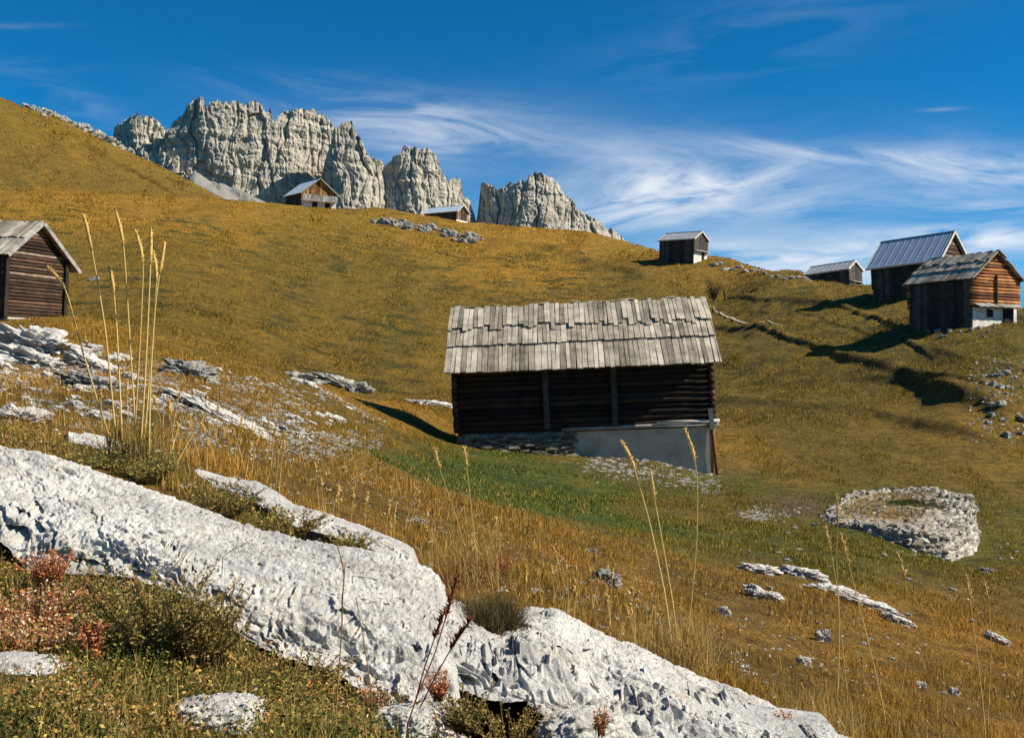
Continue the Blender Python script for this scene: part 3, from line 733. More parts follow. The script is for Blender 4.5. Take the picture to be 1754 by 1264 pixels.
# stones by the right edge and around the front right barn
for k in range(26):
    px = rng.uniform(1675, 1765); row = rng.uniform(625, 752)
    p = ground_pos(px, row, 26, 60); s = p[1] / F; a = rng.uniform(3, 9)
    rock('rock', p, (a * s, a * .7 * s, a * .6 * s), rng.uniform(0, 3), 260 + k,
         'broken pale stone on the bare slope at the right edge below the barn', 'rock', 'stones on the right slope', 'limestone_far', .6, sink=.25, nu=18)
for k in range(14):
    px = rng.uniform(1575, 1720); row = 560 + rng.uniform(0, 14) - (px - 1640) * .02
    p = ground_pos(px, row, 30, 60); s = p[1] / F; a = rng.uniform(2.5, 6)
    rock('rock', p, (a * s, a * .7 * s, a * .6 * s), rng.uniform(0, 3), 310 + k,
         'small stone heaped at the foot of the front right barn', 'rock', 'stones at the barn foot', 'limestone_far', .6, sink=.2, nu=16)
# weathered small rocks over the left slope
k = 0
while k < 290:
    px = rng.uniform(-20, 640); row = rng.uniform(575, 760)
    if row < 555 + .19 * px or row > 690 + .17 * px: continue
    if fbm(np.array([[px / 90, row / 40, 3.]]), 2, 71)[0] < -.15: continue
    p = ground_pos(px, row, 3.2, 24); s = p[1] / F; a = (rng.uniform(6, 15) if k < 92 else rng.uniform(3, 7))
    if k >= 92:
        rock_rest(p, a * s, .7, .45, rng.uniform(-.5, .5), k, 'limestone', rng.uniform(.1, .5)); k += 1; continue
    rock('rock', p, (a * s, a * .7 * s, a * .38 * s), rng.uniform(-.5, .5), 340 + k,
         'small pale limestone rock among brown grass on the left slope', 'rock', 'small rocks on the left slope', 'limestone', .9, sink=.2, nu=40, tilt=(0, rng.uniform(.1, .5)))
    k += 1
k = 0
while k < 110:
    px = rng.uniform(1180, 1754); row = rng.uniform(900, 1240)
    if row > 1150 + (px - 1215) * .36 and px < 1480: continue
    p = ground_pos(px, row, 2.9, 24); s = p[1] / F; a = rng.uniform(3.5, 7) if k < 34 else rng.uniform(1.5, 4)
    if k >= 34:
        rock_rest(p, a * s, .7, .5, rng.uniform(-.5, .5), k, 'limestone'); k += 1; continue
    rock('rock', p, (a * s, a * .7 * s, a * .5 * s), rng.uniform(-.5, .5), 440 + k,
         'tiny white stone scattered in the right hand meadow', 'rock', 'tiny stones in the right meadow', 'limestone_far', .6, sink=.25, nu=14)
    k += 1
# uncountable stone chips
def chips():
    mb = MB()
    def put(px, row, a, d0, d1):
        p = ground_pos(px, row, d0, d1); s = p[1] / F * a
        o = rng.normal(size=(8, 3)) * .25
        V = np.array([(-1,-1,-.4),(1,-1,-.4),(1,1,-.4),(-1,1,-.4),(-.7,-.6,.6),(.7,-.6,.6),(.6,.6,.6),(-.6,.6,.6)]) + o
        mb.add(V * np.array([s, s * .8, s * .6]) + p, [(0,3,2,1),(4,5,6,7),(0,1,5,4),(1,2,6,5),(2,3,7,6),(3,0,4,7)])
    n = 0
    while n < 3600:
        px = rng.uniform(-20, 660); row = rng.uniform(570, 790)
        if row < 560 + .19 * px or row > 710 + .2 * px: continue
        if fbm(np.array([[px / 70, row / 25, 3.]]), 3, 72)[0] < rng.uniform(-.3, .35): continue
        put(px, row, rng.uniform(1.2, 5), 3.2, 24); n += 1
    for _ in range(260): put(rng.uniform(560, 1000), rng.uniform(775, 960), rng.uniform(.7, 2.2), 3.4, 24)
    for _ in range(700):
        x_ = rng.uniform(1000, 1235); put(x_, 792 + (x_ - 1000) * .15 + rng.normal(4, 9), rng.uniform(.8, 4.2), 16, 30)
    for _ in range(240): put(rng.normal(1310, 26), rng.normal(884, 9), rng.uniform(1., 4), 12, 30)
    for _ in range(330): put(rng.uniform(1000, 1754), rng.uniform(880, 1240), rng.uniform(.7, 2.2), 2.9, 24)
    for _ in range(260): put(rng.uniform(1660, 1775), rng.uniform(610, 760), rng.uniform(.8, 3.4), 26, 60)
    for _ in range(150): put(rng.uniform(1240, 1740), rng.uniform(560, 760), rng.uniform(.5, 1.4), 26, 70)
    for _ in range(200): put(rng.uniform(0, 420), rng.uniform(215, 350), rng.uniform(.5, 1.3), 150, 320)
    o = mb.build('stone_chips', M['limestone_far'])
    tag(o, 'loose pale stone chips strewn through the grass', 'gravel', None, 'stuff')
chips()
for key, mb_ in REST.items(): tag(mb_.build('loose_rocks', M[key], None, True), 'smaller loose pale rocks between the bigger ones in the grass', 'rocks', None, 'stuff')
# rocky ridge line on top of the left hill
for k in range(24):
    t = k / 23
    px = 40 + 175 * t + rng.normal() * 3; row = 0
    dd_ = np.linspace(285, 325, 60); z_ = height((px - CX) / F * dd_, dd_); q_ = int(np.argmax(z_ / dd_)); d = float(dd_[q_]); X = (px - CX) / F * d; s = d / F; z = float(z_[q_]) + rng.uniform(-2, 3) * s
    rock('rock', (X, d + rng.uniform(-1, 3), z - 5 * s), (rng.uniform(8, 15) * s, 8 * s, rng.uniform(6, 11) * s), rng.uniform(-.4, .4), 520 + k,
         'pale crag on the crest of the left hill', 'rock', 'crags on the left hill crest', 'cragstone', .9, sink=.45, nu=36, tilt=(0, .5))

# ------------------------------------------------------------------ stone heap in the right meadow
def heap():
    X0, Y0 = 7.28, 18.7
    rx, ry = 1.30, 2.55; RO = -.46
    nr, na = 120, 300
    nr = 170; r = np.concatenate([np.linspace(0, .87, 80), np.linspace(.87, 1, 91)[1:]]); a = np.linspace(0, 2 * np.pi, na, endpoint=False)
    R, A = np.meshgrid(r, a, indexing='ij')
    ca, sa = np.cos(A), np.sin(A)
    e = 2 / 2.8
    ux = np.sign(ca) * np.abs(ca) ** e; uy = np.sign(sa) * np.abs(sa) ** e
    ww = 1 + .07 * fbm(np.stack([ca.ravel(), sa.ravel(), np.zeros(ca.size)], 1) * 2, 2, 5).reshape(A.shape)
    x0_ = rx * R * ux * ww; y0_ = ry * R * uy * ww
    x = x0_; y = y0_
    top = .20 + .36 * sstep(-1.0, .7, x / rx - .25 * y / ry) + .25 * y / ry
    prof = 1 - sstep(.935, 1.0, R)
    rim = .03 * gauss(R, .80, .13)
    XW = X0 + x * math.cos(RO) - y * math.sin(RO); YW = Y0 + x * math.sin(RO) + y * math.cos(RO)
    g = height(XW, YW).reshape(x.shape)
    gr = height(X0 + x * 0 + rx * 0, Y0 + y * 0).reshape(x.shape)
    base = gr * .2 + g * .8
    hol = .10 * np.exp(-((x - .25) / .5) ** 2 - ((y - .55) / .5) ** 2)
    z = np.where(prof > .02, base + (top + rim - hol) * prof, g - .25) - .0
    V = np.stack([XW, YW, z], -1)
    gu = np.gradient(V, axis=0); gv = np.gradient(V, axis=1)
    N = np.cross(gu, gv); N /= np.linalg.norm(N, axis=2)[..., None] + 1e-9
    N[N[..., 2] < 0] *= -1
    P = V.reshape(-1, 3)
    inner = np.clip(1.25 * sstep(.92, .62, R) * sstep(.9, -.3, x / rx), 0, 1).ravel()
    f1, f2, ci = worley_id(P / np.array([.16, .16, .10]) + .3 * fbm(P / .2, 2, 4)[:, None], 9)
    g1, g2 = worley(P / np.array([.07, .07, .045]) + 11, 19)
    h = .075 * np.minimum(1, (f2 - f1) * 1.7) + .03 * np.minimum(1, (g2 - g1) * 1.8) - .05
    P = P + N.reshape(-1, 3) * (h * (1 - .5 * inner))[:, None]
    hc = np.array([.40, .365, .30]) * (.4 + .9 * ci)[:, None]
    inn = (inner * sstep(-.5, .2, fbm(P / .12, 2, 6) + .35))[:, None]
    hc = hc * (1 - inn) + np.array([.23, .155, .06]) * inn
    i = np.arange(nr * na).reshape(nr, na); j = np.roll(i, -1, 1)
    Q = np.stack([i[:-1], i[1:], j[1:], j[:-1]], -1).reshape(-1, 4)
    root = empty('stone_heap', (X0, Y0, float(gr[0, 0])))
    tag(root, 'low oval heap of rough field stones with a grassy hollow, in the right meadow', 'stone heap')
    loc = np.array([X0, Y0, float(gr[0, 0])])
    mesh_np('stonework', P - loc, Q, M['heap_stone'], True, hc, root)
    mb = MB()                                  # loose stones lying on it
    for _ in range(1300):
        q = rng.integers(0, len(P)); p = P[q] - loc
        if R.ravel()[q] > .985 or (hol.ravel()[q] > .055) or rng.uniform() < inner[q] * .75: continue
        s = rng.uniform(.02, .075)
        V8 = np.array([(-1,-1,-.6),(1,-1,-.6),(1,1,-.6),(-1,1,-.6),(-.7,-.6,.6),(.7,-.6,.6),(.6,.6,.6),(-.6,.6,.6)]) + rng.normal(size=(8, 3)) * .28
        mb.add(V8 * np.array([s, s * .8, s * .55]) + p, [(0,3,2,1),(4,5,6,7),(0,1,5,4),(1,2,6,5),(2,3,7,6),(3,0,4,7)])
    o = mb.build('loose_stones', M['rubble'], root); o['kind'] = 'stuff'
    # turf in the hollow
    n = 2600
    ang_ = rng.uniform(0, 2 * np.pi, n); rr = np.sqrt(rng.uniform(0, 1, n))
    bx = .25 + .55 * rr * np.cos(ang_); by = .55 + .55 * rr * np.sin(ang_)
    nx = 4200
    bx = np.concatenate([bx, rng.uniform(-1.25, .5, nx)]); by = np.concatenate([by, rng.uniform(-1.6, 1.9, nx)])
    kd = ((bx / rx) ** 2 + (by / ry) ** 2 < .6)
    bx, by = bx[kd], by[kd]
    # nearest height from the heap grid
    rq = np.sqrt((bx / rx) ** 2 + (by / ry) ** 2)
    idx = [np.argmin((x.ravel()[::7] - a_) ** 2 + (y.ravel()[::7] - b_) ** 2) * 7 for a_, b_ in zip(bx, by)]
    bz = P[idx][:, 2] - loc[2] - .01
    isg = np.exp(-((bx - .25) / .5) ** 2 - ((by - .55) / .5) ** 2) > .35
    bxr = bx * math.cos(RO) - by * math.sin(RO); byr = bx * math.sin(RO) + by * math.cos(RO)
    Vb, Tb, Cb = blade_arrays(np.stack([bxr, byr, bz], 1), rng.uniform(.04, .10, len(bx)), .008,
                              np.where(isg[:, None], np.array([.05, .08, .015]), np.array([.24, .17, .05])) * rng.uniform(.6, 1.3, (len(bx), 1)))
    g_ = mesh_np('turf_patch', Vb, Tb, M['blade'], False, Cb, root); g_['kind'] = 'stuff'
def blade_arrays(base, L, w, col, lean=.45):
    """three-sided tapering blades: 5 verts, one quad as two tris + tip tri"""
    n = len(base); L = np.broadcast_to(L, (n,)); w = np.broadcast_to(w, (n,))
    a = rng.uniform(0, 2 * np.pi, n); b = rng.uniform(0, 2 * np.pi, n)
    dx = np.stack([np.cos(a), np.sin(a), np.zeros(n)], 1) * (w / 2)[:, None]
    ln = np.abs(rng.normal(0, lean, n))
    dirn = np.stack([np.cos(b) * ln, np.sin(b) * ln, np.ones(n)], 1); dirn /= np.linalg.norm(dirn, axis=1)[:, None]
    mid = base + dirn * (L * .55)[:, None]
    d2 = dirn + np.stack([np.cos(b) * ln, np.sin(b) * ln, -.25 * ln], 1) * .8; d2 /= np.linalg.norm(d2, axis=1)[:, None]
    tip = mid + d2 * (L * .45)[:, None]
    V = np.stack([base - dx, base + dx, mid + dx * .75, mid - dx * .75, tip], 1).reshape(-1, 3)
    k = np.arange(n)[:, None] * 5
    T = np.concatenate([k + np.array([[0, 1, 2]]), k + np.array([[0, 2, 3]]), k + np.array([[3, 2, 4]])])
    C = np.stack([col, col, col, col, col * 1.12], 1).reshape(-1, 3)
    return V, T, C
heap()

# ------------------------------------------------------------------ grass
def in_foot(px, d):
    m = np.zeros(len(px), bool)
    for x0, x1, u, b, t in FOOT:
        m |= (px > x0) & (px < x1) & (d > np.interp(px, u, b) - .03) & (d < np.interp(px, u, t))
    return m
def scatter(n, d0, d1, px0=-220, px1=1960, p=1.):
    """even over the ground, thinned with distance by d**-p"""
    k = 2 - p
    q = rng.uniform(0, 1, n)
    d = (d0 ** k + q * (d1 ** k - d0 ** k)) ** (1 / k) if abs(k) > 1e-6 else d0 * (d1 / d0) ** q
    px = rng.uniform(px0, px1, n)
    return px, d
HUTBOX = []
def grass(name, label, n, d0, d1, L, w, p, dens=None, straw=.25, tint=1., lean=.45, dead=(.56, .36, .10)):
    px, d = scatter(n, d0, d1, p=p)
    X = (px - CX) / F * d
    k = ~in_foot(px, d)
    for (hx, hy, hw_, hd_) in HUTBOX: k &= ~((np.abs(X - hx) < hw_) & (np.abs(d - hy) < hd_))
    X, d, px = X[k], d[k], px[k]
    z = height(X, d)
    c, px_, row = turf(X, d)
    P2 = np.stack([X, d, z], 1)
    cl = fbm(P2 / (.25 + .02 * d[:, None]), 2, 55)
    keep = rng.uniform(-.9, .9, len(X)) < cl * 1.0 + .25
    if dens is not None: keep &= rng.uniform(0, 1, len(X)) < dens(px, row, d)
    P2, c, cl, d = P2[keep], c[keep], cl[keep], d[keep]
    m = len(P2)
    s = rng.uniform(0, 1, m) < straw
    c = c * (rng.uniform(.4, 1.55, (m, 1)) if d0 < 14 else rng.uniform(.55, 1.3, (m, 1))) * tint
    c[s] = np.array(dead) * rng.uniform(.6, 1.2, (s.sum(), 1))
    Ls = rng.uniform(.5, 1.2, m) * (L[0] + (L[1] - L[0]) * sstep(d0, d1, d)) * np.clip(1 + .6 * cl, .4, 1.8)
    ws = w[0] + (w[1] - w[0]) * sstep(d0, d1, d)
    P2[:, 2] -= .01
    V, T_, C = blade_arrays(P2, Ls, ws * rng.uniform(.6, 1.3, m), c, lean)
    o = mesh_np(name, V, T_, M['blade'], False, C)
    tag(o, label, 'grass', None, 'stuff')
notgreen = lambda px, row, d: 1 - .55 * np.exp(-((px - 1010) / 330) ** 2 - ((row - 832 - (px - 1000) * .09) / 42) ** 2)
HUTBOX += [(2.0, 28.3, 3.5, 1.9), (7.08, 18.7, 1.2, 1.8)]
outc = lambda px, row: (px < 660) * (row > 560 + .17 * px) * (row < 690 + .17 * px)
leftlong = lambda px, row, d: np.where((px < 1000), 1., .35 + .3 * (d < 4.5)) * (1 - .75 * outc(px, row))
thin = lambda px, row, d: 1 - .6 * outc(px, row)
grass('dry_grass', 'tall dry golden grass behind the foreground slabs', 40000, 2.45, 9, (.07, .07), (.0022, .006), 1.2, leftlong, .30)
grass('meadow_grass', 'short mixed turf of the near meadow', 260000, 2.3, 16, (.04, .055), (.003, .011), 1.25, thin, .18)
grass('hill_grass', 'golden brown turf of the slopes behind the hut', 260000, 14, 60, (.06, .12), (.014, .04), 1.25, lambda a, b, c: notgreen(a, b, c) * thin(a, b, c), .06)
grass('hill_grass', 'brown turf on the hill at the upper left', 70000, 205, 330, (.30, .40), (.20, .32), 1.2, lambda a, b, c: (a < 480) * 1., .03)
grass('hill_grass', 'golden brown turf of the upper hillside', 190000, 55, 215, (.14, .28), (.05, .20), 1.2, None, .03)

# ------------------------------------------------------------------ low herbs in the lower left corner
def leaf_arrays(P, size, col):
    n = len(P)
    a = rng.normal(size=(n, 3)); a[:, 2] = np.abs(a[:, 2]) * .5 + .1; a /= np.linalg.norm(a, axis=1)[:, None]
    b = np.cross(a, rng.normal(size=(n, 3))); b /= np.linalg.norm(b, axis=1)[:, None]
    s = (np.broadcast_to(size, (n,)) * rng.uniform(.6, 1.4, n))[:, None]
    V = np.stack([P, P + a * s * .5 + b * s * .28, P + a * s, P + a * s * .5 - b * s * .28], 1).reshape(-1, 3)
    Q = np.arange(n)[:, None] * 4 + np.array([[0, 1, 2, 3]])
    return V, Q, np.repeat(col, 4, 0)
def herbs():
    n = 170000
    px, d = scatter(n, .85, 3.1, -420, 1150, 1.0)
    k = ~in_foot(px, d) & ~((d > 2.2) & (px > 560)) & (rng.uniform(0, 1, n) < np.where(d > 2.4, .5, 1.)); px, d = px[k], d[k]
    X = (px - CX) / F * d; z = height(X, d)
    P = np.stack([X, d, z + np.abs(rng.normal(0, .018, len(X))) * (1 + fbm(np.stack([X, d, z], 1) / .08, 2, 3)) + .002], 1)
    f = fbm(P / .07, 2, 12) + rng.normal(0, .35, len(X))
    pal = np.array([(.07, .09, .02), (.15, .14, .03), (.27, .20, .045), (.48, .31, .08), (.48, .19, .06), (.62, .52, .34)])
    ix = np.clip(((f + .9) / 1.8 * 5.0), 0, 5).astype(int)
    C = pal[ix] * rng.uniform(.6, 1.35, (len(X), 1))
    V, Q, C = leaf_arrays(P, .0062, C)
    tag(mesh_np('ground_cover', V, Q, M['leaf'], False, C), 'mixed green ochre and russet ground cover in front of the slab', 'ground cover', None, 'stuff')
    px, d = scatter(40000, .85, 3.0, -420, 1150, 1.0)
    k = ~in_foot(px, d) & ~((d > 2.2) & (px > 560)); px, d = px[k], d[k]
    X = (px - CX) / F * d; z = height(X, d)
    c = np.array([(.09, .11, .02), (.24, .19, .045), (.46, .31, .09)])[rng.integers(0, 3, len(X))] * rng.uniform(.6, 1.3, (len(X), 1))
    V, T_, C = blade_arrays(np.stack([X, d, z], 1), rng.uniform(.02, .06, len(X)), .0016, c, .7)
    tag(mesh_np('short_grass', V, T_, M['blade'], False, C), 'fine short grass among the herbs below the slab', 'grass', None, 'stuff')
herbs()
def flecks():
    n = 900
    px, d = scatter(n, 2.6, 9, -60, 1500, 1.2)
    k = ~in_foot(px, d); px, d = px[k], d[k]
    X = (px - CX) / F * d; z = height(X, d) + rng.uniform(.02, .10, len(X))
    LP = []
    for a, b, c in zip(X, d, z):
        LP.append(np.array([a, b, c]) + rng.normal(0, .006, (6, 3)) * np.array([1, 1, .35]))
    P = np.concatenate(LP)
    V, Q, C = leaf_arrays(P, .009, np.array([.62, .55, .42]) * rng.uniform(.6, 1.15, (len(P), 1)))
    tag(mesh_np('dried_flower_heads', V, Q, M['leaf'], False, C), 'pale dried flower heads dotted over the near meadow', 'flowers', None, 'stuff')
flecks()
def plant(name, label, cat, px, row, d, n, h, spread, leaf, cols, stemc, per=14, group=None, up=1., tipcol=None):
    p = PW(px, row, d)
    root = empty(name, p); tag(root, label, cat, group)
    mb = MB(); LP = []; LC = []
    cols = np.array(cols)
    for _ in range(n):
        a = rng.uniform(0, 2 * np.pi); r = spread * math.sqrt(rng.uniform(0, 1)) * .45
        b0 = np.array([r * math.cos(a), r * math.sin(a), -.02])
        l = h * rng.uniform(.55, 1.1)
        o = np.array([math.cos(a), math.sin(a), 0]) * spread * rng.uniform(.1, .8) + rng.normal(0, .15, 3) * spread
        t = np.linspace(0, 1, 5)[:, None]
        pts = b0 + np.array([0, 0, 1.]) * l * t * up + o * t ** 1.6
        pts[:, 2] = np.maximum(pts[:, 2], -.02 + .1 * t[:, 0] * l)
        mb.tube(pts, np.linspace(.0011, .0006, 5), 4)
        tt = rng.uniform(.2, 1.02, per)
        q = np.stack([np.interp(tt, t[:, 0], pts[:, i]) for i in range(3)], 1) + rng.normal(0, leaf * .25, (per, 3))
        cc = cols[rng.integers(0, len(cols), per)] * rng.uniform(.7, 1.3, (per, 1))
        if tipcol is not None:
            hi = tt > .8; cc[hi] = np.array(tipcol) * rng.uniform(.7, 1.2, (hi.sum(), 1))
        LP.append(q); LC.append(cc)
    s = mb.build('stems', M['stalk'], root, True, np.tile(np.array(stemc), (mb.n, 1)))
    V, Q, C = leaf_arrays(np.concatenate(LP), leaf, np.concatenate(LC))
    mesh_np('foliage', V, Q, M['leaf'], False, C, root)
    return root
GR = [(.10, .125, .03), (.17, .165, .04), (.26, .20, .055), (.40, .27, .08)]
OL = [(.22, .18, .045), (.34, .24, .065), (.15, .15, .035), (.48, .32, .10)]
RD = [(.62, .24, .09), (.66, .34, .16), (.50, .15, .05), (.40, .30, .10), (.70, .52, .38)]
plant('heath_shrub', 'bushy green heath shrub under the slab, the largest herb at lower left', 'shrub', 262, 1120, 1.66, 90, .14, .11, 0.0068, GR + OL[:1], (.12, .06, .03), 54)
plant('heath_shrub', 'olive heath shrub with upright shoots right of the biggest shrub, under the slab', 'shrub', 350, 1120, 1.66, 80, .125, .08, 0.0062, OL, (.14, .08, .03), 46)
plant('heath_shrub', 'dark green shrub with yellow flecks left of the biggest shrub', 'shrub', 175, 1110, 1.72, 50, .09, .08, 0.0068, GR + [(.35, .22, .05)], (.10, .06, .03), 42)
plant('heath_shrub', 'low green shrub below the notch between the two slabs', 'shrub', 800, 1235, 1.72, 60, .06, .05, 0.0062, GR + OL, (.10, .06, .03), 29)
plant('heath_shrub', 'low ochre shrub at the bottom, left of the thin brown stalk', 'shrub', 480, 1225, 1.5, 80, .06, .07, 0.0056, OL, (.2, .12, .04), 33)
plant('heath_shrub', 'yellowish low shrub against the lower edge of the upper slab, left of the brown stalk', 'shrub', 520, 1165, 1.76, 70, .05, .09, .0062, OL, (.2, .12, .04), 30)
plant('heath_shrub', 'yellowish low shrub against the lower edge of the upper slab, right of the brown stalk', 'shrub', 660, 1235, 1.70, 60, .05, .07, .0062, OL + GR[:1], (.2, .12, .04), 30)
plant('heath_shrub', 'sparse twiggy herb in the dark hollow under the lower slab', 'shrub', 875, 1275, 1.84, 46, .085, .09, .006, OL, (.2, .12, .04), 18)
plant('stonecrop', 'salmon red stonecrop mat at the left edge below the dark hole of the slab', 'stonecrop', 60, 1060, 1.72, 80, .06, .10, 0.0062, RD, (.3, .1, .05), 33)
plant('stonecrop', 'salmon red stonecrop nearest the left edge, lower than the big red mat', 'stonecrop', 60, 1105, 1.60, 60, .045, .085, 0.0062, RD, (.3, .1, .05), 29)
plant('stonecrop', 'rusty red stonecrop beside the dark hole at the slab foot', 'stonecrop', 85, 985, 1.9, 50, .06, .045, 0.0056, RD[:1] + RD[2:3], (.2, .08, .04), 25)
plant('stonecrop', 'single red stonecrop sprig in the green herbs at lower left', 'stonecrop', 160, 1110, 1.56, 20, .06, .022, 0.0062, RD[:3], (.3, .1, .05), 25)
plant('stonecrop', 'orange red sprig with flower tuft on top, left of the brown stalk foot', 'stonecrop', 640, 1215, 1.62, 26, .06, .03, 0.0056, RD, (.25, .1, .05), 25)
plant('stonecrop', 'red sprig low on the foot of the notch between the slabs', 'stonecrop', 752, 1180, 1.74, 24, .05, .025, 0.0056, RD[:3], (.25, .1, .05), 25)
plant('stonecrop', 'small red sprig at the bottom edge below the notch', 'stonecrop', 730, 1245, 1.6, 18, .035, .02, 0.0056, RD[:3], (.25, .1, .05), 21)
plant('stonecrop', 'orange sprig in the shade under the lower slab', 'stonecrop', 1028, 1240, 1.78, 16, .05, .02, 0.0056, RD[:2] + OL[:1], (.25, .1, .05), 21)
plant('stonecrop', 'small red herb in the dry grass above the notch', 'stonecrop', 862, 972, 2.75, 16, .05, .03, 0.0062, RD[:3], (.25, .1, .05), 21)
plant('stonecrop', 'small red herb at the right end of the lower slab', 'stonecrop', 1340, 1255, 2.1, 16, .06, .025, 0.0062, RD[:3], (.25, .1, .05), 21)
plant('green_herb', 'dark green herb tuft behind the upper slab left of the stalk foot', 'herb', 165, 800, 2.66, 60, .06, .09, 0.0087, GR + OL[:1], (.1, .08, .03), 29)
plant('green_herb', 'dark green herb tuft behind the upper slab at the stalk foot', 'herb', 255, 815, 2.62, 60, .06, .09, 0.0087, GR, (.1, .08, .03), 29)
plant('green_herb', 'brown and green herb strip between the slab and the narrow rib', 'herb', 390, 868, 2.56, 70, .06, .10, 0.0081, OL + GR[:1] + [(.26, .1, .04)], (.1, .08, .03), 29)
plant('green_herb', 'brownish herb tuft in the gap below the narrow rib', 'herb', 490, 905, 2.52, 60, .055, .10, 0.0081, OL + [(.26, .1, .04)], (.1, .08, .03), 29)
plant('green_herb', 'small green herb tuft at the lower end of the narrow rib', 'herb', 600, 932, 2.5, 40, .045, .07, 0.0074, OL + GR, (.1, .08, .03), 25)
def tuft(name, label, px, row, d, n, L, spread, cols, w=.002, lean=.5):
    p = PW(px, row, d)
    root = empty(name, p); tag(root, label, 'grass tuft')
    a = rng.uniform(0, 2 * np.pi, n); r = spread * np.sqrt(rng.uniform(0, 1, n))
    B = np.stack([r * np.cos(a), r * np.sin(a) * .8, -.03 * np.ones(n)], 1)
    c = np.array(cols)[rng.integers(0, len(cols), n)] * rng.uniform(.6, 1.3, (n, 1))
    V, T_, C = blade_arrays(B, L * rng.uniform(.6, 1.15, n), w, c, lean)
    o = mesh_np('blades', V, T_, M['blade'], False, C, root); o['kind'] = 'stuff'
ST = [(.42, .27, .08), (.33, .2, .05), (.5, .36, .13)]
tuft('grass_tuft', 'dense grey green grass cushion growing in the notch between the two slabs', 832, 1068, 2.34, 2600, .10, .075, [(.06, .06, .022), (.10, .085, .03), (.17, .12, .045)], .0018, .6)
tuft('grass_tuft', 'straw coloured grass tuft at the foot of the right stalk group', 1160, 1128, 2.62, 420, .17, .10, ST, .0022, .5)
tuft('grass_tuft', 'straw coloured grass tuft at the foot of the tall left stalks', 235, 775, 2.8, 420, .15, .09, ST + [(.09, .09, .02)], .0024, .5)
tuft('grass_tuft', 'pale grass tuft just above the end of the lower slab', 1395, 1235, 2.5, 320, .12, .12, ST, .002, .5)
tuft('grass_tuft', 'pale curved grass tuft at the bottom left corner', 20, 1255, 1.3, 220, .09, .035, ST, .002, .8)
tuft('grass_tuft', 'orange brown grass tuft right of the narrow rib', 800, 985, 2.75, 420, .17, .12, ST + [(.3, .13, .03)], .002, .4)

# ------------------------------------------------------------------ tall stalks with seed heads
STK = (.62, .44, .15)
def stalks(label, base, lines, d, r=.0019, head=.0038, hl=.17, col=STK, name='tall_grass', cat='grass stalk', group=None):
    bp = PW(base[0], base[1], d)
    root = empty(name, bp); tag(root, label, cat, group)
    for k, ln in enumerate(lines):
        dd = d + (k % 3 - 1) * .03
        q = np.array(ln[::-1], float)                        # foot first
        t = np.concatenate([[0], np.cumsum(np.linalg.norm(np.diff(q, axis=0), axis=1))]); t /= t[-1]
        s = np.linspace(0, 1, 26)
        xs = np.interp(s, t, q[:, 0]); ys = np.interp(s, t, q[:, 1])
        for _ in range(3):
            xs[1:-1] = .25 * xs[:-2] + .5 * xs[1:-1] + .25 * xs[2:]
            ys[1:-1] = .25 * ys[:-2] + .5 * ys[1:-1] + .25 * ys[2:]
        pts = PW(xs, ys, dd + .04 * np.sin(s * 2 + k)) - bp
        pts[0, 2] -= .03
        mb = MB(); mb.tube(pts, np.linspace(r, r * .6, 26), 5)
        st = mb.build('stem', M['stalk'], root, True, np.tile(np.array(col) * rng.uniform(.8, 1.15), (mb.n, 1)))
        if head:
            n0 = int(26 * (1 - hl)); hp = pts[n0:]
            mb = MB()
            m_ = len(hp); e = np.linspace(0, 1, m_)
            mb.tube(hp, head * (.35 + .65 * np.sin(np.pi * np.clip(e * .9 + .08, 0, 1))), 6)
            for _ in range(46):                                  # spikelets
                f = rng.uniform(0, .97) * (m_ - 1); i = int(f)
                c0 = hp[i] + (hp[min(i + 1, m_ - 1)] - hp[i]) * (f - i)
                dr = rng.normal(size=3); dr[2] = abs(dr[2]) + 1.2; dr /= np.linalg.norm(dr)
                mb.tube([c0, c0 + dr * .005, c0 + dr * .011], [.0007, .0014, .0003], 4)
            mb.build('seed_head', M['stalk'], st, True, np.tile(np.array(col) * np.array([1.05, .95, .85]), (mb.n, 1)))
    return root
stalks('clump of eight tall straw stalks rising high on the left, past the dark barn', (228, 765), [
    [(143,367),(152,400),(165,470),(180,560),(193,690),(200,765)], [(187,458),(193,478),(200,560),(206,680),(209,755)],
    [(197,357),(207,390),(213,430),(222,580),(230,700),(232,770)], [(231,393),(240,415),(246,450),(240,580),(233,700),(229,775)],
    [(259,393),(258,450),(252,580),(246,690),(240,770)], [(262,430),(270,465),(262,560),(252,700),(245,770)],
    [(283,414),(276,450),(266,520),(258,640),(255,770)], [(80,458),(103,474),(116,505),(138,590),(165,680),(188,752)]], 2.78, .0029, .0052)
stalks('group of three tall pale stalks in front of the meadow right of the wooden hut', (1160, 1120), [
    [(1062,754),(1080,778),(1092,820),(1112,890),(1138,1010),(1152,1110)], [(1114,808),(1122,860),(1135,930),(1152,1030),(1162,1110)],
    [(1172,734),(1188,770),(1195,820),(1194,920),(1184,1030),(1174,1115)]], 2.66, .0025, .0046)
stalks('two thin stalks crossing in the brown grass below the shadow of the hut', (818, 985), [
    [(744,768),(752,800),(780,880),(800,950),(812,990)], [(795,766),(800,800),(808,880),(818,960),(824,992)], [(851,888),(838,915),(826,950),(822,990)]], 2.9, .0015, .003)
stalks('pair of thin stalks starting at the stone heap corner, leaning together', (1437, 1190), [
    [(1413,902),(1425,950),(1436,1020),(1438,1110),(1434,1195)], [(1432,846),(1437,880),(1432,960),(1440,1080),(1452,1200)]], 2.75, .0015, .003)
stalks('single stalk leaning left between the pair and the stone heap', (1515, 1225), [[(1440,915),(1450,950),(1470,1030),(1495,1130),(1517,1230)]], 2.75, .0015, .003)
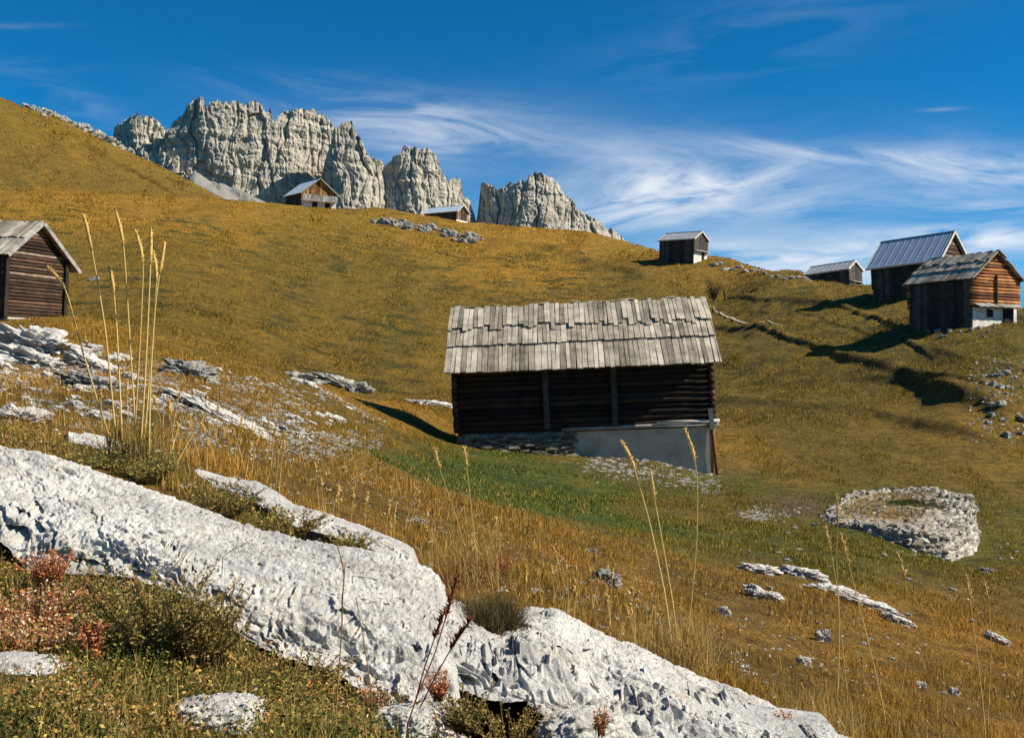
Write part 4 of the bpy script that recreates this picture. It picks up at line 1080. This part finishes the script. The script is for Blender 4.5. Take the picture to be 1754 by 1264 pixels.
stalks('single curved stalk below the middle of the stone heap', (1532, 1250), [[(1536,945),(1550,985),(1557,1060),(1550,1150),(1532,1255)]], 2.8, .0013, .003)
stalks('single tall stalk in front of the right meadow, second from the right edge', (1688, 1262), [[(1654,983),(1662,1030),(1672,1110),(1682,1190),(1688,1262)]], 2.75, .0016, .0032)
stalks('rightmost tall stalk near the right edge of the meadow', (1700, 1250), [[(1684,990),(1694,1030),(1698,1110),(1694,1190),(1692,1250)]], 2.9, .0014, .003)
stalks('slanting dry stalk in the brown slope right of the tall clump', (300, 795), [[(362,690),(340,730),(318,765),(302,795)]], 2.85, .0016, 0)
stalks('thin brown stalk standing in front of the upper slab', (576, 1258), [[(592,962),(588,1000),(585,1090),(578,1180),(574,1262)], [(575,925),(584,955),(590,985),(588,1010),(586,1030)]], 1.42, .0012, 0, col=(.34, .17, .05))
stalks('faint short brown stalk right of the thin one in front of the upper slab', (636, 1180), [[(610,1022),(620,1080),(630,1140),(636,1185)]], 1.5, .0009, 0, col=(.3, .16, .06))
stalks('dark red dried stems leaning right across the notch between the slabs', (690, 1250), [
    [(785,985),(770,1035),(745,1120),(715,1190),(695,1250)], [(808,1060),(785,1090),(750,1150),(715,1220),(690,1255)], [(762,1045),(745,1090),(725,1150),(705,1225)]], 1.56, .0014, .0022, .3, (.20, .055, .025), 'dried_stem', 'dried stem')
stalks('pair of withered twigs above the big green shrub', (275, 1010), [[(335,918),(310,955),(285,990),(265,1020)], [(425,928),(400,940),(380,955)], [(320,945),(300,985),(280,1015)]], 1.75, .0009, 0, col=(.3, .17, .08), name='dried_stem', cat='dried stem')
stalks('pale bent straw lying across the herbs at the bottom', (465, 1218), [[(520,1252),(495,1238),(466,1216)]], 1.4, .0012, 0, col=(.5, .34, .12), name='dried_stem', cat='dried stem')
k = 0
while k < 70:                                            # thinner stalks all through the near meadow
    px = rng.uniform(280, 1250) if k < 50 else rng.uniform(0, 1750); d = rng.uniform(2.75, 4.2)
    if in_foot(np.array([px]), np.array([d]))[0]: continue
    X = (px - CX) / F * d; z = float(height([X], [d])[0]); row = HY - z / d * F
    if not 680 < row < 1264: continue
    hgt = rng.uniform(.09, .20) * F / d; ln = rng.normal(0, .18) * hgt
    stalks('short straw stalk rising from the dry grass of the near meadow', (px, row), [[(px + ln, row - hgt), (px + ln * .6, row - hgt * .72), (px + ln * .2, row - hgt * .3), (px, row)]], d, .0011, .0023, .22,
           group='short straw stalks in the near meadow')
    k += 1

# ------------------------------------------------------------------ barns
def barn(label, cx, cy, z0, th, t, L, W, hw, hr, oe, og, bh=0., wall='log', roof='board', walls=None, courses=3, ragged=.05,
         mats=None, gable='log', base='whitewash', oef=None, bw=.16, dig=1.8, name='wooden_barn', cat='barn', verge=None, deep=True):
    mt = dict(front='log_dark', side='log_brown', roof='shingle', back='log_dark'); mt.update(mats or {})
    root = empty(name, (cx, cy, z0), (0, -math.atan(t), th)); tag(root, label, cat)
    sl = hr / (W / 2); al = math.atan(sl); oef = oe if oef is None else oef
    # base
    if bh or dig:
        mb = MB(); mb.abox(-L/2 + .03, L/2 - .03, -W/2 + .03, W/2 - .03, -dig, bh)
        mb.build('stone_base', M[base], root)
    # long walls
    def logs_x(y, mname, z_lo, z_hi):
        mb = MB(); r = .085; n = int((z_hi - z_lo) / .158)
        for k in range(n + 1):
            z = z_lo + .08 + k * (z_hi - z_lo - .1) / max(n, 1)
            m_ = 8; xs = np.linspace(-L/2 - .12 + rng.uniform(0, .06), L/2 + .12 - rng.uniform(0, .06), m_)
            pts = np.stack([xs, np.full(m_, y) + rng.normal(0, .006, m_), z + rng.normal(0, .006, m_)], 1)
            mb.tube(pts, r * rng.uniform(.92, 1.06), 8)
        return mb.build('log_wall', M[mname], root, True)
    def logs_y(x, mname, z_lo, z_hi, tri):
        mb = MB(); r = .085
        top = hw + hr - .12 if tri else z_hi
        n = int((top - z_lo) / .158)
        for k in range(n + 1):
            z = z_lo + .16 + k * .158
            if z > top: break
            half = W/2 + .12 if z < hw else max((hw + hr - z) / sl - .05, .05)
            m_ = 6; ys = np.linspace(-half, half, m_)
            pts = np.stack([np.full(m_, x) + rng.normal(0, .006, m_), ys, z + rng.normal(0, .005, m_)], 1)
            mb.tube(pts, r * rng.uniform(.92, 1.06), 8)
        return mb.build('log_gable', M[mname], root, True)
    def planks_x(y, mname, z_lo, z_hi):
        mb = MB(); x = -L/2
        while x < L/2:
            w = min(rng.uniform(.12, .24), L/2 - x)
            o = rng.uniform(-.012, .012); mb.abox(x + .004, x + w - .004, y - .03 + o, y + .03 + o, z_lo, z_hi - rng.uniform(0, .02)); x += w
        return mb.build('plank_wall', M[mname], root)
    def planks_y(x, mname, z_lo):
        mb = MB(); y = -W/2
        while y < W/2 - .02:
            w = min(rng.uniform(.12, .22), W/2 - y)
            yc = y + w / 2; zt = hw + hr - sl * abs(yc) - .06
            o = rng.uniform(-.012, .012); mb.abox(x - .03 + o, x + .03 + o, y + .004, y + w - .004, z_lo, zt); y += w
        return mb.build('gable_planks', M[mname], root)
    for y, mn in ((-W/2, mt['front']), (W/2, mt['back'])):
        (logs_x if wall == 'log' else planks_x)(y, mn, bh if wall == 'log' else -dig, hw + .02)
    if gable == 'log':
        logs_y(L/2, mt['side'], bh, hw, True); logs_y(-L/2, mt['side'], bh, hw, True)
    else:
        planks_y(L/2, mt['side'], bh); planks_y(-L/2, mt['side'], bh)
    # dark core so that nothing shines through the chinks
    mb = MB(); s_ = .06
    hx = L/2 - s_; hy = W/2 - s_
    V = [(x, y, z) for x in (-hx, hx) for (y, z) in ((-hy, -.2), (hy, -.2), (hy, hw - .02), (0, hw + hr - .14), (-hy, hw - .02))]
    mb.add(V, [(0,1,6,5),(1,2,7,6),(2,3,8,7),(3,4,9,8),(4,0,5,9)], [(0,4,3),(0,3,2),(0,2,1),(5,8,9),(5,7,8),(5,6,7)])
    mb.build('lining', M['wood_dark'], root)
    # roof
    mb = MB(); pvs = []
    for sd, ov in ((-1, oe), (1, oef)):
        S = (W/2 + ov) / math.cos(al)
        e = np.array([0, -sd * math.cos(al), math.sin(al)]); nrm = np.array([0, sd * math.sin(al), math.cos(al)])
        E0 = np.array([0, sd * (W/2 + ov), hw - sl * ov])
        if roof == 'board':
            mb.box(E0 + e * S / 2 + nrm * .06, (L/2 + og - .05, 0, 0), e * (S / 2 - .02), nrm * .018)
            cs = np.linspace(0, S, courses + 1) if courses != 3 else np.array([0, .37, .64, 1.]) * S
            for k in range(courses):
                x = -L/2 - og
                last = k == courses - 1
                while x < L/2 + og - .03:
                    w = min(bw * rng.uniform(.7, 1.3), L/2 + og - x)
                    j = rng.normal(0, ragged * (1.3 if last else .22))
                    a0 = cs[k] + j - (0 if k else .05); a1 = cs[k + 1] + (.14 if not last else rng.uniform(-.04, .14))
                    l0 = .09 + (.05 if k else 0) + rng.uniform(0, .012 if k == 1 else .03); l1 = .09 + rng.uniform(0, .012)
                    p0 = E0 + e * a0 + nrm * l0; p1 = E0 + e * a1 + nrm * l1
                    h = (p1 - p0) / 2
                    nn = np.cross(np.array([1., 0, 0]), h / np.linalg.norm(h)); nn *= np.sign(nn[2])
                    rl = rng.normal(0, .05)
                    mb.box((p0 + p1) / 2 + np.array([x + w / 2, 0, 0]), (w / 2 - .008, 0, 0) + nn * rl * w / 2, h + np.array([rng.normal(0, .008), 0, 0]), nn * .015)
                    x += w
        else:
            mb.box(E0 + e * S / 2 + nrm * .06, (L/2 + og, 0, 0), e * S / 2, nrm * .03)
            x = -L/2 - og + .3
            while x < L/2 + og - .1:
                mb.box(E0 + e * S / 2 + nrm * .10 + np.array([x, 0, 0]), (.009, 0, 0), e * (S / 2 - .01), nrm * .0125)
                x += .55
        for sx in (-1, 1):
            pv = MB(); pvs.append(pv)
            pv.box(E0 + e * S / 2 + nrm * .035 + np.array([sx * (L/2 + og + .024), 0, 0]), (.02, 0, 0), e * (S / 2 - .004), nrm * .09)
        if roof != 'board':
            pv = MB(); pvs.append(pv)
            pv.box(E0 - e * .022 + nrm * .045, (L/2 + og + .0, 0, 0), e * .02, nrm * .07)
    rf = mb.build('roof', M[mt['roof']], root)
    if roof != 'board':
        mr = MB(); mr.box((0, 0, hw + hr + .10), (L/2 + og + .01, 0, 0), (0, .09, 0), (0, 0, .03)); mr.build('ridge_cap', M[verge or 'verge'], rf)
    if verge or roof != 'board':
        for pv in pvs: pv.build('verge_board', M[verge or 'verge'], rf)
    # purlins carrying the overhang
    for (py, pz) in ((0, hw + hr - .12), (-W/2, hw - .02), (W/2, hw - .02)):
        mp = MB(); mp.tube([(-L/2 - og * .85, py, pz), (L/2 + og * .85, py, pz)], .075, 8); mp.build('purlin', M['log_dark'], root, True)
    HUTBOX.append((cx, cy, max(L, W) / 2, max(L, W) / 2))
    return root, sl
def part_box(name, root, mat, x0, x1, y0, y1, z0, z1):
    mb = MB(); mb.abox(x0, x1, y0, y1, z0, z1); return mb.build(name, M[mat], root)

# the hut in the middle ------------------------------------------------
L, W, hw, hr = 6.8, 3.6, 1.90, 1.45
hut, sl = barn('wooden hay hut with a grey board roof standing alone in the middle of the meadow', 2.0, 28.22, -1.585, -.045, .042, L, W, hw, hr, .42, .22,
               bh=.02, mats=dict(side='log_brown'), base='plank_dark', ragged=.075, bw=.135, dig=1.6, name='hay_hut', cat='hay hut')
for x in (-L/2 + 2.42, -L/2 + 4.22):
    mb = MB(); mb.box((x, -W/2 - .13, hw / 2 - .02), (.075, 0, 0), (0, .06, 0), (0, 0, hw / 2 - .06)); mb.build('wall_post', M['plank_dark'], hut)
mb = MB(); mb.tube([(-.6, -W/2 - .12, .0), (1.2, -W/2 - .13, .015), (L/2 + .12, -W/2 - .12, .0)], .05, 8); mb.build('sill_log', M['wood_grey'], hut, True)
mb = MB(); mb.tube([(1.9, -W/2 - .19, .10), (L/2 + .14, -W/2 - .18, .09)], .04, 8); mb.build('sill_plank', M['verge'], hut, True)
# masonry under the logs: field stone on the left, smooth plaster on the right
mb = MB()
for k in range(900):
    x = rng.uniform(-L/2 + .05, -.3); z = rng.uniform(-.95, -.06)
    s = rng.uniform(.05, .14)
    V8 = np.array([(-1,-1,-.6),(1,-1,-.6),(1,1,-.6),(-1,1,-.6),(-.7,-.6,.6),(.7,-.6,.6),(.6,.6,.6),(-.6,.6,.6)]) + rng.normal(size=(8, 3)) * .2
    mb.add(V8 * np.array([s * 1.2, s * .8, s * .42]) + np.array([x, -W/2 - .06 + rng.uniform(-.10, .10) - max(0, -z - .2) * .35, z]), [(0,3,2,1),(4,5,6,7),(0,1,5,4),(1,2,6,5),(2,3,7,6),(3,0,4,7)])
mb.build('stone_wall', M['fieldstone'], hut)
part_box('plaster_wall', hut, 'plaster', -.37, L/2 - .12, -W/2 - .03, W/2 - .12, -2.0, -.07)
mb = MB(); mb.tube([(L/2 - .04, -W/2 - .09, .05), (L/2 - .02, -W/2 - .1, -.6), (L/2 + .04, -W/2 - .1, -1.5)], .05, 8); mb.build('rusty_post', M['rust'], hut, True)
mb = MB(); mb.box((L/2 - .08, -W/2 - .2, .14), (.06, 0, 0), (0, .04, 0), (-.02, 0, .27)); mb.build('corner_board', M['wood_grey'], hut)

# the others -------------------------------------------------------------
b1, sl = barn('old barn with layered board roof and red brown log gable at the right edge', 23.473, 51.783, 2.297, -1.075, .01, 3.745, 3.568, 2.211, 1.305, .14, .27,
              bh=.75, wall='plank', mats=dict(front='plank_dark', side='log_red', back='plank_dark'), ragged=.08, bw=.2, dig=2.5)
x = 3.745 / 2
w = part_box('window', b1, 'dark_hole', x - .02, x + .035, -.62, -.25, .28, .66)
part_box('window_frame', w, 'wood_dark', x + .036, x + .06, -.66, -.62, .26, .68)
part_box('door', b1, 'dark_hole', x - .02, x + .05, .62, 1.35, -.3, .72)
for y0, y1 in ((-1.75, .35), (.45, 1.65)):
    mb = MB(); y = y0
    while y < y1:
        q = rng.uniform(.13, .22); mb.box((x + .24, y + q / 2, .86 + rng.uniform(-.015, .015)), (.22, 0, -.10), (0, q / 2 - .008, 0), (.005, 0, .015)); y += q
    mb.build('canopy', M['wood_grey'], b1)
mb = MB(); mb.abox(x + .09, x + .17, -.12, -.04, .95, 2.4); mb.build('wall_post', M['wood_dark'], b1)
mb = MB(); mb.abox(x + .36, x + .43, 1.62, 1.69, -.4, .82); mb.build('canopy_post', M['wood_grey'], b1)

b2, sl = barn('large barn with a steep blue grey metal roof behind the front right barn', 30.033, 73.245, 5.877, -.787, .054, 4.871, 4.908, 1.837, 1.944, .383, .285,
              bh=0., wall='plank', roof='metal', mats=dict(front='plank_dark', side='log_brown', back='plank_dark', roof='metal_blue'), dig=2.5)
def gable_bits(root, L, W, bh, door_y, size=.5):
    x = L / 2
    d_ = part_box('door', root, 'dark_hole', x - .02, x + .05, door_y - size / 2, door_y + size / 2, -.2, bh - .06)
    mb = MB(); mb.box((x + .22, 0, bh + .09), (.24, 0, -.07), (0, W / 2, 0), (.005, 0, .02)); mb.build('canopy', M['verge'], root)
b3, sl = barn('low barn with pale metal roof sunk into the slope, left of the large barn', 32.967, 101.651, 7.784, -.762, .069, 4.6, 2.944, 2.082, .801, .231, .12,
              bh=.72, wall='plank', roof='metal', gable='plank', mats=dict(front='plank_dark', side='plank_dark', back='plank_dark', roof='metal_grey'), dig=2.5)
gable_bits(b3, 4.6, 2.944, .72, .5)
b4, sl = barn('small barn with a pale roof alone on the skyline right of the mountain', 22.313, 129.62, 14.308, -.708, -.032, 5.119, 3.513, 2.358, .998, .15, .165,
              bh=.82, wall='plank', roof='metal', gable='plank', mats=dict(front='plank_dark', side='plank_dark', back='plank_dark', roof='metal_grey'), dig=2.5)
gable_bits(b4, 5.119, 3.513, .82, .55)
b5, sl = barn('chalet with honey brown gable and grey balcony on the crest under the cliffs', -35.769, 176.706, 28.178, -1.04, -.076, 8.696, 6.348, 2.568, 2.527, .35, .5,
              bh=1.35, wall='plank', roof='metal', gable='plank', mats=dict(front='plank_dark', side='plank_gold', back='plank_dark', roof='metal_pale'), dig=2.5, name='chalet', cat='chalet', verge='wood_grey')
x = 8.696 / 2
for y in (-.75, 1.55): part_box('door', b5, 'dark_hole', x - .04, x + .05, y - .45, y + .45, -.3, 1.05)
bal = MB()
y = -3.1
while y < 3.1:
    bal.abox(x + .72, x + .76, y, y + .17, 1.35, 2.25); y += .19
bal.abox(x + .05, x + .76, -3.15, 3.15, 1.24, 1.34)
bal.build('balcony', M['wood_grey'], b5)
for y in (-1.1, 1.0):
    part_box('shutter', b5, 'verge' if False else 'plank_gold', x + .035, x + .09, y - .35, y + .35, 2.35, 3.2)
b6, sl = barn('far cabin with a bright pale blue roof behind the rock band on the crest', -12.375, 186.993, 27.349, -.523, -.005, 7.249, 3.952, 1.791, 1.26, .228, .363,
              bh=.3, wall='plank', roof='metal', gable='plank', mats=dict(front='plank_dark', side='log_brown', back='plank_dark', roof='metal_pale'), dig=2.5, name='cabin', cat='cabin', verge='verge')
part_box('chimney', b6, 'plank_dark', -3.5, -3.15, .0, .35, 2.2, 3.75)
b7, sl = barn('dark brown log barn with a plank roof cut off by the left edge', -23.988, 46.765, 2.361, -.347, -.06, 3.855, 3.488, 2.937, 1.52, .16, .36,
              bh=0., mats=dict(front='log_dark', side='log_brown'), oef=.62, courses=2, ragged=.03, bw=.2, dig=1.5, verge='wood_grey')
for s in (-1, 1): part_box('corner_post', b7, 'wood_dark', 3.855/2 + .06, 3.855/2 + .2, s * (3.488/2) - .1, s * (3.488/2) + .1, .0, 2.9)
mb = MB(); mb.tube([(3.855/2 + .1, -1.8, .02), (3.855/2 + .1, 1.75, .02)], .075, 8); mb.build('sill_log', M['verge'], b7, True)

# ------------------------------------------------------------------ small bare bush, leaning post, path on the far slope
def bush():
    p = ground_pos(1222, 512, 40, 120)
    root = empty('bush', p); tag(root, 'thin dark bush on the slope just above the right end of the hut roof', 'bush')
    mb = MB(); LP = []
    for k in range(16):
        a = rng.uniform(0, 6.28); l = rng.uniform(1., 2.2)
        e = np.array([math.cos(a) * .7, math.sin(a) * .5, l])
        q = [np.zeros(3), e * .5 + rng.normal(0, .08, 3), e]
        mb.tube(q, [.035, .02, .008], 5)
        for _ in range(60):
            f = rng.uniform(.2, 1); LP.append(e * f + rng.normal(0, .16, 3))
    mb.build('branches', M['wood_dark'], root)
    LP = np.array(LP); LP = LP[LP[:, 2] > 0]
    V, Q, C = leaf_arrays(LP, .13, np.array([.06, .065, .02]) * rng.uniform(.5, 1.6, (len(LP), 1)))
    mesh_np('foliage', V, Q, M['leaf'], False, C, root)
bush()
p = ground_pos(1241, 517, 40, 120)
mb = MB(); mb.tube([(0, 0, -.2), (.05, 0, .6), (-.12, 0, 1.2)], [.09, .07, .05], 6)
o = mb.build('fence_post', M['wood_dark'], None); o.location = p; tag(o, 'dark leaning post on the slope right of the thin bush', 'post')
def path():
    c = np.array([(1214,533),(1228,541),(1245,547),(1268,551),(1300,556),(1340,562)], float)
    s = np.linspace(0, 1, 60); t = np.linspace(0, 1, len(c))
    px = np.interp(s, t, c[:, 0]); row = np.interp(s, t, c[:, 1])
    d = np.array([depth_of(a, b, 40, 110) for a, b in zip(px, row)])
    d = np.convolve(np.pad(d, 4, 'edge'), np.ones(9) / 9, 'valid')
    V = []
    wd = .55 * np.sin(np.pi * np.clip(s * .9 + .08, 0, 1))
    for off in (-1, -.33, .33, 1):
        dd = d + off * wd; X = (px - CX) / F * dd
        hz_ = np.convolve(np.pad(height(X, dd), 5, 'edge'), np.ones(11) / 11, 'valid'); V.append(np.stack([X, dd, np.maximum(hz_, height(X, dd)) + .05], 1))
    V = np.stack(V, 1).reshape(-1, 3)
    o = mesh_np('path', V, grid_faces(60, 4), plain_noise('trodden_earth', (.34, .27, .17), (.50, .42, .28), 1.5), True)
    o['kind'] = 'structure'
path()

# ------------------------------------------------------------------ sky, sun, camera
SUN = np.array([.775, -.105, .62]); SUN /= np.linalg.norm(SUN)
el = math.asin(SUN[2]); az = math.atan2(SUN[0], SUN[1])
ld = bpy.data.lights.new('sun', 'SUN'); ld.energy = 4.9; ld.angle = math.radians(.53); ld.color = (1., .925, .79)
lo = bpy.data.objects.new('sun', ld); COL.objects.link(lo)
lo.rotation_euler = (math.pi / 2 - el, 0, math.pi - az)
w = bpy.data.worlds.new('World'); scene.world = w; w.use_nodes = True
nt = w.node_tree; nt.nodes.clear()
out = nt.nodes.new('ShaderNodeOutputWorld'); bg = nt.nodes.new('ShaderNodeBackground'); nt.links.new(bg.outputs[0], out.inputs[0])
sky = nt.nodes.new('ShaderNodeTexSky'); sky.sky_type = 'NISHITA'; sky.sun_disc = False
sky.sun_elevation = el; sky.sun_rotation = az; sky.altitude = 2100; sky.air_density = 1.; sky.dust_density = .2; sky.ozone_density = 4.
tc = nt.nodes.new('ShaderNodeTexCoord'); sp = nt.nodes.new('ShaderNodeSeparateXYZ'); nt.links.new(tc.outputs['Generated'], sp.inputs[0])
ay = math_(nt, 'MAXIMUM', math_(nt, 'ABSOLUTE', sp.outputs[1]), .05)
U = math_(nt, 'DIVIDE', sp.outputs[0], ay); Vv = math_(nt, 'DIVIDE', sp.outputs[2], ay)
NF = {}
def streak(ang, k):
    if (ang, k) in NF: return NF[(ang, k)]
    a = math.radians(ang)
    p = math_(nt, 'ADD', math_(nt, 'MULTIPLY', U, math.cos(a)), math_(nt, 'MULTIPLY', Vv, math.sin(a)))
    q = math_(nt, 'SUBTRACT', math_(nt, 'MULTIPLY', Vv, math.cos(a)), math_(nt, 'MULTIPLY', U, math.sin(a)))
    cb = nt.nodes.new('ShaderNodeCombineXYZ'); nt.links.new(math_(nt, 'MULTIPLY', p, 5.5), cb.inputs[0]); nt.links.new(math_(nt, 'MULTIPLY', q, 5.5 * k), cb.inputs[1])
    n = nd(nt, 'TexNoise', Scale=1.0, Detail=9., Roughness=.62, Distortion=.9); nt.links.new(cb.outputs[0], n.inputs['Vector'])
    NF[(ang, k)] = n.outputs['Fac']; return n.outputs['Fac']
tot = None
for (px, py, sx, sy, ang, A, na, thr) in (
    (1180, 330, 430, 85, 2, .26, 4, .18), (1560, 370, 330, 80, 2, .20, 4, .18), (760, 230, 260, 60, -4, .22, -7, .18),
    (720, 218, 170, 36, -7, .8, -7, .42), (650, 185, 110, 16, 0, .32, -7, .40), (850, 262, 210, 5, -3, .35, -7, .30), (1085, 268, 80, 13, -16, .45, -16, .35),
    (1120, 312, 110, 44, 4, 1.1, 10, .36), (1060, 372, 120, 28, 14, 1.25, 10, .36), (1240, 318, 190, 30, 8, .85, 10, .38), (1370, 258, 150, 18, -5, .8, -7, .38),
    (1660, 285, 150, 30, -4, 1.1, -7, .36), (1420, 352, 200, 14, 5, .40, 4, .42), (1490, 432, 200, 18, 4, 1.2, 4, .40), (1735, 408, 120, 18, 2, 1.0, 4, .34),
    (1700, 355, 80, 8, 2, .95, 4, .34), (1200, 425, 170, 22, 6, .55, 4, .40), (40, 115, 70, 9, 0, .30, 0, .36), (150, 185, 90, 22, -20, .35, -16, .40),
    (1300, 60, 240, 60, 14, .16, 10, .40), (1610, 188, 30, 3, 3, .32, 4, .3), (1600, 392, 130, 7, 4, .60, 4, .38), (1400, 470, 330, 34, 0, .8, 4, .25),
    (520, 150, 150, 20, -5, .20, -7, .42), (960, 235, 220, 22, -3, .30, -7, .42), (40, 45, 60, 4, 0, .25, 0, .32), (1560, 330, 160, 22, 3, .45, -7, .42)):
    a = math.radians(ang); u0 = (px - CX) / F; v0 = (HY - py) / F
    du = math_(nt, 'SUBTRACT', U, u0); dv = math_(nt, 'SUBTRACT', Vv, v0)
    p = math_(nt, 'ADD', math_(nt, 'MULTIPLY', du, math.cos(a) * F / sx), math_(nt, 'MULTIPLY', dv, math.sin(a) * F / sx))
    q = math_(nt, 'SUBTRACT', math_(nt, 'MULTIPLY', dv, math.cos(a) * F / sy), math_(nt, 'MULTIPLY', du, math.sin(a) * F / sy))
    e = math_(nt, 'POWER', 2.71828, math_(nt, 'MULTIPLY', math_(nt, 'ADD', math_(nt, 'MULTIPLY', p, p), math_(nt, 'MULTIPLY', q, q)), -.8))
    n = math_(nt, 'MULTIPLY', math_(nt, 'SUBTRACT', streak(na, 5.), thr), 2.4, clamp=True)
    t_ = math_(nt, 'MULTIPLY', math_(nt, 'MULTIPLY', e, n), A)
    tot = t_ if tot is None else math_(nt, 'ADD', tot, t_)
tot = math_(nt, 'MINIMUM', math_(nt, 'MULTIPLY', tot, .84), .88)
skc = mix(nt, sky.outputs[0], (.06, .79, 1.12), 1., 'MULTIPLY')
skc = mix(nt, skc, (8.6, 9.0, 9.6), tot)
nt.links.new(skc, bg.inputs[0]); bg.inputs[1].default_value = .064
cd = bpy.data.cameras.new('camera'); cam = bpy.data.objects.new('camera', cd); COL.objects.link(cam)
cd.sensor_width = 36; cd.lens = 36 * F / 1754; cd.clip_start = .05; cd.clip_end = 20000
cam.location = (0, 0, 0); cam.rotation_euler = (math.pi / 2, 0, 0)
scene.camera = cam
scene.view_settings.view_transform = 'Standard'; scene.view_settings.look = 'None'
scene.view_settings.exposure = .66; scene.view_settings.gamma = 1.
